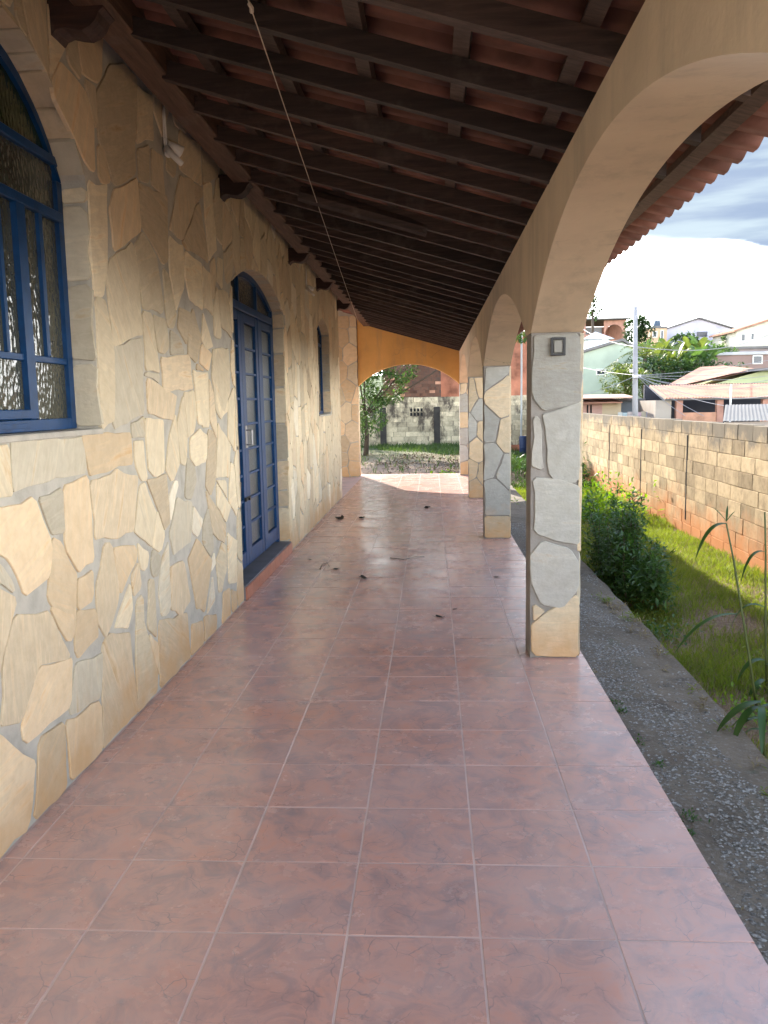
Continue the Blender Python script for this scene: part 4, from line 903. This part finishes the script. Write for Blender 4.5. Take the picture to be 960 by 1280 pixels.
for i in range(1300):
    a = RNG.uniform(0, 6.28); r = RNG.random()**.5; P = [np.array([1.98+.27*r*math.cos(a), 8.5+1.1*r*math.sin(a), -.36+RNG.uniform(0, .36)])]; leaves(V, F, P, .09, .03, up=.2)
o_ = fast('foliage', V, F, LBUSH); put(o_, bush, (0, 0, 0)); st.build('stem', BARK, bush)
# tall maize-like stalks
def blade(mb, p, az, L, w, rise, droop, n=9, twist=0):
    V = []; p = Vector(p); d = Vector((math.cos(az), math.sin(az), 0))
    for i in range(n+1):
        t = i/n; q = p+d*(L*t*(1-.25*droop*t))+Vector((0, 0, L*(rise*t-droop*t*t))); ww = w*(math.sin(math.pi*min(1, t*.88+.12))**.7)*(1 if t < 1 else .02)
        s = d.cross(Vector((0, 0, 1))).normalized(); s = s*math.cos(twist*t)+Vector((0, 0, 1))*math.sin(twist*t)
        V += [q-s*ww/2+Vector((0, 0, ww*.22)), q, q+s*ww/2+Vector((0, 0, ww*.22))]
    mb.add(V, [(3*i+j, 3*i+j+1, 3*i+4+j, 3*i+3+j) for i in range(n) for j in (0, 1)])
def at_y(px, py, y):
    d = cr*((px-480)/1049.7)+cu*(-(py-640)/1049.7)+cf; t = y/d.y; return Vector((d.x*t, y, 1.6+d.z*t))
def stalk(label, y, pts, lv):
    t = thing('maize_plant', label, 'plant', tuple(at_y(*pts[0], y)), 'young maize stalks in the grass')
    P = [at_y(a, b, y) for a, b in pts]; P[0].z = gz(P[0].x, P[0].y); mb = MB(); mb.tube(P, .009, 6, .005); mb.build('stem', STEMG, t, smooth=True)
    for (a, b, az, L, w, rise, droop, tw) in lv:
        mb = MB(); blade(mb, at_y(a, b, y), az, L, w, rise, droop, twist=tw); mb.build('leaf', LCORN, t, smooth=True)
stalk('tall thin maize stalk with one drooping leaf near its top, against the block wall', 5.3, [(946, 885), (938, 830), (925, 750), (917, 700), (908, 655)],
      [(909, 655, math.pi*1.02, .26, .045, .1, 1.0, .5), (922, 768, math.pi*1.0, .46, .04, .05, .62, .4), (908, 652, 1.2, .10, .014, 1.2, .3, 0), (908, 652, 2.4, .12, .012, 1.2, .5, 0), (908, 652, .3, .07, .012, 1.3, .4, 0)])
stalk('thin maize stalk at the right edge of view beside the block wall', 5.6, [(958, 870), (957, 780), (957, 690), (956, 640)], [(957, 690, math.pi*1.05, .24, .032, .3, 1.2, .4), (957, 826, math.pi*1.0, .24, .045, .25, .9, .6), (957, 760, math.pi*.9, .3, .035, .5, 1.1, .4), (957, 850, math.pi*1.2, .3, .05, .2, 1.2, .3), (956, 830, 5.0, .3, .05, .2, 1.0, .3)])
stalk('low maize plant with broad bent leaves hanging over the concrete edge', 4.35, [(958, 940), (953, 905), (950, 880)],
      [(952, 878, math.pi*1.03, .28, .05, -.05, .55, .5), (948, 884, math.pi*1.15, .24, .045, 0, .9, .3), (955, 900, math.pi*.95, .2, .03, .35, 1.0, .5), (951, 882, math.pi*1.4, .3, .04, .25, .9, .4), (956, 915, math.pi*.8, .22, .03, .3, 1.1, .2), (940, 900, math.pi*.85, .2, .035, .1, 1.1, .3), (951, 885, math.pi*.1, .25, .04, .3, .8, .2)])
# grass
def grass(name, m_, n, region, hmin, hmax, wd, dens, kind='stuff'):
    V = []; F = []; k = 0; x0, x1, y0, y1 = region; cnt = 0
    X = RNG.uniform(x0, x1, n); Yc = y0+(y1-y0)*RNG.random(n)**1.35
    keep = np.array([RNG.random() < dens(x, y) for x, y in zip(X, Yc)]); X, Yc = X[keep], Yc[keep]; n = len(X)
    Zg = np.array([gz(x, y) for x, y in zip(X, Yc)]); a = RNG.uniform(0, 2*np.pi, n); h = RNG.uniform(hmin, hmax, n)*np.array([.6+.9*max(0, mnoise.noise(Vector((x*1.7, y*1.3, 9)))+.35) for x, y in zip(X, Yc)])
    b = RNG.uniform(0, 2*np.pi, n); ln = h*RNG.uniform(.2, 1.0, n); w = wd*RNG.uniform(.6, 1.4, n)
    P = np.c_[X, Yc, Zg-.01]; s = np.c_[np.cos(a), np.sin(a), 0*a]*w[:, None]/2; mid = P+np.c_[np.cos(b)*ln*.35, np.sin(b)*ln*.35, h*.6]; tip = P+np.c_[np.cos(b)*ln, np.sin(b)*ln, h]
    VV = np.stack([P-s, P+s, mid+s*.8, mid-s*.8, tip], 1).reshape(-1, 3); i = np.arange(n)*5
    FF = np.concatenate([np.c_[i, i+1, i+2], np.c_[i, i+2, i+3], np.c_[i+3, i+2, i+4]]); return fast(name, VV, FF, m_, kind=kind)
nz = lambda x, y, s, o=0: mnoise.noise(Vector((x*s+o, y*s*.8, o)))
def dgreen(x, y):
    d = .6+nz(x, y, 1.1, 5)*1.4
    if x > 2.75: d += .65*sst(2.7, 3.0, x)
    if 2.0 < x < 2.8 and 5.5 < y < 7.2: d -= .2
    if y > 11: d += .3
    return d*(1 if x > 1.66 else 0)
def ddry(x, y): return (.8-nz(x, y, 1.1, 5)*1.1)*(1 if x > 1.68 else 0)
grass('grass', GRASS, 120000, (1.66, 3.74, 2.6, 18.9), .04, .12, .007, dgreen); grass('dry_grass', DRY, 45000, (1.68, 3.74, 2.6, 18), .03, .10, .004, ddry)
FGR = leaf_mat('shade_tinted_grass', (.045, .085, .02), (.085, .13, .03), .35, .6)  # darker green puts the missing tree shade into the far grass colour
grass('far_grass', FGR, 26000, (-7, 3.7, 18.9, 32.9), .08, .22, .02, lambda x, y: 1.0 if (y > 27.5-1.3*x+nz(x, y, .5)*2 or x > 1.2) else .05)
grass('far_dry_grass', DRY, 9000, (-7, 3.0, 19.2, 27), .03, .10, .014, lambda x, y: .1+.7*nz(x, y, .7, 2)+(.15 if y > 23 else 0))
def litter():
    V, F = [], []
    for _ in range(5200):
        x, y = RNG.uniform(-5, 2.2), 19.1+8*RNG.random()**1.3
        if mnoise.noise(Vector((x*.9, y*.8, 5)))+.35 < RNG.random()*.6: continue
        leaves(V, F, [np.array([x, y, gz(x, y)+RNG.uniform(.005, .03)])], .11, .05, up=.1)
    fast('leaf_litter', V, F, LIT, kind='stuff')
LIT = leaf_mat('brown_litter', (.085, .055, .035), (.16, .10, .06), .1, .9); litter()
# creeping clumps hugging the path
def clump(x, y, r, m_, n, L, Wd, label, nm='weed', cat='weed', grp='weeds beside the path'):
    V, F = [], []; z = gz(x, y) if x > 1.64 or y > 19 else -.15
    P = [np.array([x+RNG.normal(0, r), y+RNG.normal(0, r), z+abs(RNG.normal(.02, r*.5))]) for _ in range(n)]; leaves(V, F, P, L, Wd, up=.5)
    if n < 100: o = fast(nm, V, F, m_, kind='stuff'); return o
    t = thing(nm, label, cat, (x, y, z), grp); o = fast('foliage', V, F, m_); put(o, t, (0, 0, 0)); mb = MB()
    for i in range(5): a = i*1.26; mb.tube([(x, y, z-.01), (x+.5*r*math.cos(a), y+.5*r*math.sin(a), z+r*.4), (x+r*math.cos(a), y+r*math.sin(a), z+r*.5)], .004, 4, .002)
    mb.build('stem', STEMG, t); return t
clump(1.80, 6.9, .13, LBUSH, 260, .05, .022, 'low leafy weed at the path edge in front of the bush'); clump(2.05, 5.1, .13, LLIME, 300, .05, .02, 'bright green weed tuft right at the path edge near the maize')
clump(1.05, 3.35, .025, LBUSH, 60, .022, .01, 'tiny weed sprouting between tiles and gravel'); clump(2.5, 6.1, .12, GRASS, 260, .07, .015, 'grass tuft in the dry patch behind the first maize leaf')
for k_ in range(16): clump(RNG.uniform(.96, 1.06), RNG.uniform(2.2, 9), .02, LBUSH if k_ % 3 else DRY, int(RNG.integers(20, 70)), .022, .009, '')
for k_ in range(40): clump(RNG.uniform(1.45, 1.62), RNG.uniform(2.6, 7.4), .02, GRASS if k_ % 2 else DRY, int(RNG.integers(8, 30)), .05, .008, '')
clump(1.03, 4.15, .02, LBUSH, 40, .02, .01, 'tiny weed at the slab edge just past the nearest column')
clump(.30, 19.7, .13, LLIME, 240, .12, .08, 'lime green broad-leaved plant at the right foot of the end arch', 'broadleaf_plant', 'plant', None); clump(.38, 19.75, .1, LLIME, 120, .12, .08, 'smaller lime green plant behind the other at the end arch', 'broadleaf_plant', 'plant', None)
clump(2.6, 14.5, .5, LLIME, 1500, .13, .05, 'bright green weed mass by the wall, seen between the first two columns', 'weed', 'weed', None)
clump(2.9, 20.5, .5, LBUSH, 1500, .16, .06, 'dark shrubby weed deep in the garden between the columns', 'weed', 'weed', None)
# tree by the end wall
def tree(name, label, base, trunk_h, crown, n, L, Wd, m_, lean=(0, 0), r=.09, group=None):
    t = thing(name, label, 'tree', base, group); b = Vector(base); top = b+Vector((lean[0], lean[1], trunk_h)); mb = MB()
    mb.tube([b, b.lerp(top, .5)+Vector((.05, 0, 0)), top], r, 8, r*.5); mb.build('trunk', BARK, t, smooth=True)
    mb = MB()
    for c, rr in crown: mb.tube([top, top.lerp(Vector(c), .55)+Vector((0, 0, .1)), Vector(c)], r*.4, 5, r*.1)
    mb.build('limb', BARK, t, smooth=True); foliage('crown', m_, t, crown, n, L, Wd); return t
tree('garden_tree', 'leafy light green tree overhanging the end wall, left in the end arch', (-2.15, 27, -.07), 1.3, [((-1.5, 27, 2.1), (.7, .8, .55)), ((-2.3, 27.3, 1.6), (.75, .8, .8)), ((-1.0, 26.8, 2.7), (.6, .7, .5)), ((-2.4, 26.8, 2.9), (1.1, .9, .6)), ((-2.6, 27.2, .8), (.5, .7, .7)), ((-2.2, 27.5, 3.9), (1.8, 1.3, 1.0)), ((.4, 28.2, 4.0), (1.7, 1.1, .9)), ((-1.9, 26.5, 1.2), (.5, .6, .5)), ((3.2, 29.5, 4.3), (1.5, 1.1, .7))], 26000, .16, .07, LTREE)
tree('garden_shrub', 'dark shrub hanging on the end wall behind the light green tree', (-3.6, 30, -.07), .8, [((-2.75, 30, 1.3), (1.0, 1, 1.5)), ((-4.6, 30, 1.8), (1.2, 1, 1.5)), ((-3.0, 31, 3.2), (1.3, .9, 1.0))], 9000, .16, .07, LDARK)
# ================================================================== TOWN BEYOND THE WALL
PW = wallp
pole = thing('utility_pole', 'tall concrete utility pole carrying a bundle of wires beyond the yard wall', 'utility pole', (7.58, 32, -1.5))
MB().tube([(7.60, 32, -1.5), (7.48, 32, 4.95)], .13, 8, .075).build('shaft', generic('pole_concrete', (.32, .31, .31), .9, .2, 2, .2), pole, smooth=True)
mb = MB(); mb.bbox((7.40, 31.82, 2.35), (7.70, 31.90, 2.48), .01); mb.bbox((7.30, 31.85, 2.55), (7.42, 31.95, 2.68), .01); mb.build('bracket', STEEL, pole)
def P3(px, py, y): return at_y(px, py, y)
def wire(a, b, sag, r, label, g='overhead wires at the utility pole'):
    a, b = Vector(a), Vector(b); K = [a.lerp(b, i/14)-Vector((0, 0, sag*4*(i/14)*(1-i/14))) for i in range(15)]
    mb = MB(); mb.tube(K, r, 4); o = mb.build('wire', WIRE, None); tag(o, label, 'wire', g)
WIRE = plain('wire_grey', (.30, .29, .30), .6)
hub = (7.56, 31.9, 2.45)
for i, (px, py, y, sag, l) in enumerate(((1000, 442, 36, .15, 'topmost wire running right from the pole bracket'), (1000, 452, 40, .25, 'second wire running right from the pole bracket'), (1000, 462, 38, .3, 'slack wire running right in front of the terracotta roof'), (857, 520, 30, .1, 'wire dropping steeply right from the pole to the yard wall'),
                                     (905, 507, 28, .15, 'wire dropping right to the carport opening'), (960, 495, 27, .35, 'low drooping wire along the carport opening'), (960, 475, 30, .3, 'drooping wire across the carport roof'), (700, 452, 50, .1, 'wire running left from the pole towards the green house'), (700, 500, 30, .1, 'low wire running left from the pole bracket'), (880, 520, 29, .06, 'steep wire beside the steepest one'), (1000, 470, 33, .5, 'lowest slack wire reaching the right edge'))):
    wire(hub, P3(px, py, y), sag, .009, l)
wire((7.5, 32, 3.5), P3(1000, 395, 60), .9, .016, 'thick pale wire curving from the pole past the lilac house'); wire((7.5, 32, 3.5), P3(700, 385, 60), .5, .013, 'pale wire running left from the pole past the brick building')
# A: brick building with arch
A_ = thing('unfinished_building', 'unfinished brick building with a concrete slab roof and arched opening, on the hill at left', 'house', (17, 85, 4))
BR = generic('far_brick', (.42, .22, .16), .9, .25, 3, .2, rnd=False)
mb = MB(); mb.ribbon([(16.9, 3, 9.25), (17.02, 3, 9.25)], 85, 85.3, 1); mb.ribbon([(17.02+1.7*t/12, arch_z(17.02+1.7*t/12, 17.02, 18.72, 8.1, .72), 9.25) for t in range(13)], 85, 85.3, 1); mb.ribbon([(18.72, 3, 9.25), (19.0, 3, 9.25)], 85, 85.3, 1); mb.box((17.02, 85, 3), (18.72, 85.3, 7.35)); mb.box((12, 85, 3), (16.9, 85.2, 7.9)); mb.box((14.95, 85, 7.9), (15.1, 85.2, 9.2)); mb.box((18.8, 85.3, 3), (19, 92, 9.2)); mb.box((12, 92, 3), (19, 92.3, 9.2)); mb.build('wall', BR, A_)
MB().bbox((12, 84.3, 9.27), (19.2, 92.5, 9.42), .03).build('roof_slab', ROOFG, A_); MB().box((15.15, 85.5, 7.95), (16.8, 85.6, 8.6)).build('shutter', ROOFG, A_)
# B: white hut with pyramid roof
B_ = thing('white_hut', 'small white building with a pyramid roof below the brick building', 'house', (11.5, 60, 3))
MB().box((10.83, 60, 0), (12.27, 61.6, 5.74)).build('wall', PW('white_wall', (.66, .68, .74)), B_)
MB().add([(10.5, 59.7, 5.72), (12.6, 59.7, 5.72), (12.6, 61.9, 5.72), (10.5, 61.9, 5.72), (11.5, 60.8, 6.3)], [(0,1,4), (1,2,4), (2,3,4), (3,0,4), (3,2,1,0)]).build('roof', PW('white_roof', (.6, .6, .62)), B_)
house_box('green_house', 'pale green house with a sloping grey roof and one small dark window', 7.6, 13.2, 52, 58, -1, 3.95, PW('green_wall', (.40, .46, .36)), ROOFG, 'y', (1.05, 11.4), .2, [(9.95, 10.4, 3.1, 3.36)])
house_box('orange_house', 'peach flat-roofed house with a dark water tank on top', 22.6, 24.3, 90, 96, 2, 8.75, PW('peach', (.62, .42, .26)), ROOFG, flat=True, over=.05, wins=[(22.9, 23.25, 7.9, 8.4), (23.7, 23.9, 7.7, 8.5)])
tk = thing('water_tank', 'dark water tank on the peach house roof', 'water tank', (23.8, 92, 8.95)); mb = MB(); mb.tube([(23.8, 92, 8.95), (23.8, 92, 9.15)], .5, 12); mb.build('base', ROOFG, tk); mb = MB(); mb.tube([(23.8, 92, 9.15), (23.8, 92, 9.6), (23.8, 92, 9.7)], .38, 12, .3); mb.build('tank', plain('tank', (.06, .09, .13)), tk)
house_box('lilac_house', 'large pale lilac house with a low gable roof and three windows on the hilltop', 25.4, 32.5, 95, 103, 2, 8.95, PW('lilac', (.50, .49, .55)), ROOFG, 'y', (1.1, 29.0), .35, [(28.9, 29.9, 8.2, 8.62), (31.3, 32.0, 8.1, 8.5), (30.4, 31.1, 7.35, 7.65)], winm=plain('dark_frame', (.12, .12, .14)))
house_box('cream_house', 'cream and lilac house with a reddish roof at the right edge of the hill', 29.6, 39, 85, 92, 2, 7.9, PW('cream_far', (.62, .58, .46)), ROOFR, 'y', (2.1, 36.5), .3, [(30.1, 30.4, 7.0, 7.6), (31.0, 31.25, 7.1, 7.65)])
house_box('long_shed', 'long low shed with a flat grey roof below the lilac house', 19.85, 26, 65, 70, 1, 5.1, PW('shed_wall', (.30, .25, .24)), ROOFG, flat=True, over=.15)
house_box('brown_house', 'brown brick house with a dark window under a pale flat roof, at right', 18.0, 24, 55, 60, 0, 4.2, PW('brown_wall', (.30, .20, .17)), PW('pale_roof', (.5, .48, .47)), flat=True, over=.12, wins=[(20.25, 20.75, 3.68, 4.1)])
# terracotta roof over the yellow-green wall
T_ = thing('yellow_house', 'pale yellow-green house with a mossy terracotta roof rising to the right', 'house', (14, 42, 0))
MB().prism([(12.4, -1), (20, -1), (20, 2.9), (16, 2.85), (12.4, 1.9)], 1, 42, 47).build('wall', PW('yellow_green', (.50, .54, .30)), T_)
MB().add([(10.9, 41.6, 1.98), (15.4, 41.6, 2.92), (15.4, 46, 3.25), (14.2, 46, 3.2)], [(0, 1, 2, 3)]).add([(10.9, 41.6, 1.88), (15.4, 41.6, 2.82), (15.4, 46, 3.15), (14.2, 46, 3.1)], [(3, 2, 1, 0)]).build('roof', ROOFR, T_)
MB().prism([(15.0, 2.78), (20, 2.98), (20, 3.1), (15.0, 2.9)], 1, 41.4, 46).build('side_roof', ROOFG, T_)
# carport with tiled roof
K_ = thing('carport', 'open carport with brick pillars under a long terracotta tile roof', 'carport', (12, 36, -1))
MB().prism([(35.6, 1.50), (38.2, 2.06), (38.2, 2.12), (35.6, 1.56)], 0, 9.6, 17).build('roof_deck', ROOFG, K_)
for i in range(62):
    x = 9.6+i*.12; MB().add([(x, 35.55, 1.565), (x+.05, 35.55, 1.62), (x+.1, 35.55, 1.565), (x, 38.2, 2.135), (x+.05, 38.2, 2.19), (x+.1, 38.2, 2.135)], [(0,1,4,3), (1,2,5,4), (0,2,1)]).build('tile_row', ROOFR, K_)
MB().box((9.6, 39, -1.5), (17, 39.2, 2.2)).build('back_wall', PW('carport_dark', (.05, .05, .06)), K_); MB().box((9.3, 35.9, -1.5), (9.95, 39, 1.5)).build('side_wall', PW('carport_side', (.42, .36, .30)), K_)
for x in (10.25, 11.9, 13.75): MB().box((x-.13, 35.75, -1.5), (x+.13, 36.0, 1.49)).build('pillar', BR, K_)
MB().box((10.4, 35.8, -1.5), (11.77, 35.95, .98)).build('low_wall', BRICKP, K_)
p_ = MB(); p_.tube([(12.15, 35.3, -1.5), (12.15, 35.3, 2.1)], .04, 6); tag(p_.build('white_post', WHITE), 'thin white post standing before the carport roof', 'post')
# low sheds at left and grey sheet roof at right
L_ = thing('pink_shed', 'low pink and cream sheds with rusty sheet roofs just over the wall', 'shed', (7, 38, -1.4))
MB().box((5.2, 38, -1.5), (7.52, 41, 1.42)).build('wall', PW('pink', (.52, .32, .26)), L_); MB().box((7.525, 38, -1.5), (8.35, 41, 1.42)).build('wall', PW('cream_s', (.58, .46, .30)), L_)
MB().prism([(37.5, 1.42), (41.2, 1.75), (41.2, 1.79), (37.5, 1.46)], 0, 5, 8.3).build('sheet_roof', ROOFR, L_); MB().prism([(37.4, 1.62), (40, 1.78), (40, 1.82), (37.4, 1.66)], 0, 5, 8.9).build('sheet_roof', PW('rust', (.45, .28, .2)), L_)
for x in (6.85, 7.0): MB().box((x, 37.95, .2), (x+.06, 37.999, 1.35)).build('door_post', HOLE, L_)
G_ = thing('grey_hut', 'small grey hut behind the pale board fence left of the utility pole base', 'shed', (8.9, 39, -1.4)); MB().box((8.4, 39, -1.5), (9.55, 41, 1.5)).build('wall', PW('grey_hut_wall', (.20, .23, .25)), G_); MB().bbox((8.3, 38.8, 1.502), (9.6, 41.2, 1.6), .01).build('roof', ROOFG, G_)
Fz = thing('board_fence', 'pale board fence beside the utility pole above the yard wall', 'fence', (9, 37, -1.4))
for i in range(9): MB().bbox((8.05+i*.2, 37.2, -1.5), (8.05+i*.2+.188, 37.23, 1.02+random.uniform(-.02, .03)), .004).build('board', PW('board_%d' % i, tuple(random.uniform(.42, .62)*k for k in (1, .98, .85))), Fz)
S_ = thing('sheet_roof', 'corrugated grey sheet roof just above the yard wall at the right edge', 'roof', (9, 24, 0)); mb = MB()
for i in range(40):
    x = 7.4+i*.1; mb.add([(x, 22, .98), (x+.05, 22, .995), (x+.1, 22, .98), (x+1.4, 26, 1.36), (x+1.45, 26, 1.375), (x+1.5, 26, 1.36)], [(0,1,4,3), (1,2,5,4)])
mb.build('sheet', PW('old_sheet', (.13, .125, .12)), S_); MB().box((7.5, 22.1, -1.5), (11.3, 22.2, .96)).build('wall', PW('sheet_wall', (.35, .3, .25)), S_)
# trees of the hill
def crown_at(px, py, y, r): p = P3(px, py, y); return ((p.x, p.y, p.z), r)
for (nm, lb, px, py, y, rx, rz, n, L, m_) in (('hill_tree', 'round dark green tree on the skyline behind the pole', 799, 412, 75, 1.3, 1.2, 2500, .35, LDARK), ('hill_tree', 'thin dark tree peeping over beside the arch, far left of the skyline', 741, 382, 70, .7, 1.2, 500, .35, LDARK), ('hill_tree', 'bushy green tree below the peach house', 812, 446, 60, 1.9, 1.0, 3000, .35, LTREE), ('hill_tree', 'dark tree in front of the lilac house', 858, 431, 62, 1.1, .8, 1300, .35, LDARK), ('hill_tree', 'dark green bush mass right of the banana plants', 893, 450, 58, 2.2, 1.0, 2600, .32, LTREE), ('hill_tree', 'shady bushes below the banana plants', 850, 463, 50, 3.6, .9, 4200, .3, LDARK), ('hill_tree', 'yellowish bush at the foot of the palm', 787, 478, 46, 1.4, .9, 2200, .26, LPALM), ('hill_tree', 'small green tree right of the lilac house', 915, 428, 88, 1.0, 1.0, 800, .35, LTREE)):
    c = P3(px, py, y); tree(nm, lb, (c.x, y, gz(c.x, y)), max(.5, c.z-gz(c.x, y)-rz*.6), [((c.x-rx*.35, y, c.z), (rx*.7, rx*.8, rz*.85)), ((c.x+rx*.4, y+.3, c.z-.1*rz), (rx*.65, rx*.7, rz*.75)), ((c.x, y-.3, c.z+.35*rz), (rx*.5, rx*.5, rz*.6))], n, L, L*.5, m_, r=.18, group='trees on the hillside')
def palm(nm, lb, px, py, y, n, L, w, m_, rise, droop, group):
    c = P3(px, py, y); g0 = gz(c.x, y); t = thing(nm, lb, 'plant', (c.x, y, g0), group); MB().tube([(c.x, y, g0), (c.x, y, c.z)], .16, 7, .10).build('trunk', BARK, t, smooth=True)
    for i in range(n):
        az = 2*math.pi*i/n+random.uniform(-.2, .2); l = L*random.uniform(.75, 1.1); mb = MB()
        if nm == 'palm_tree':
            rs = rise*random.uniform(.5, 1.3); K = [Vector((c.x, y, c.z))+Vector((math.cos(az)*l*t_*(1-.15*t_), math.sin(az)*l*t_*(1-.15*t_), l*(rs*t_-droop*t_*t_))) for t_ in np.linspace(0, 1, 12)]
            mb.tube(K, .025, 4, .008)
            for j in range(1, 12):
                p = K[j]; d = (K[j]-K[j-1]).normalized(); s = d.cross(Vector((0, 0, 1))).normalized()
                for sg in (-1, 1):
                    e = p+(s*sg*.75+d*.5+Vector((0, 0, -.35)))*l*.28*(1.1-j/13); q = p+d*.09; mb.add([p, q, e], [(0, 1, 2)])
        else: blade(mb, (c.x, y, c.z-.2), az, l, w*random.uniform(.8, 1.2), rise*random.uniform(.8, 1.5), droop, 7, random.uniform(-.8, .8))
        mb.build('frond' if nm == 'palm_tree' else 'leaf', m_, t)
palm('palm_tree', 'yellow-green palm with spreading fronds left of the utility pole', 782, 462, 48, 13, 1.9, .3, LPALM, .75, .9, 'palms beyond the wall'); palm('palm_tree', 'young palm just right of the utility pole', 806, 448, 50, 12, 1.9, .3, LPALM, 1.0, .9, 'palms beyond the wall')
for i, (px, py, y, l) in enumerate(((818, 452, 53, 'first banana plant from the pole, yellowish'), (829, 447, 56, 'banana plant second from the pole'), (842, 447, 55, 'banana plant in the middle of the grove'), (853, 444, 57, 'tallest banana plant below the lilac house'), (866, 446, 55, 'banana plant under the left end of the lilac house'), (884, 448, 54, 'rightmost banana plant, standing apart'), (836, 458, 50, 'low banana plant at the front of the grove'), (860, 457, 50, 'low banana plant at the front, right'))):
    palm('banana_plant', l, px, py+5, y, 10, 1.7, .5, LTREE if i % 2 else LPALM, 1.35, .95, 'banana plants on the slope')
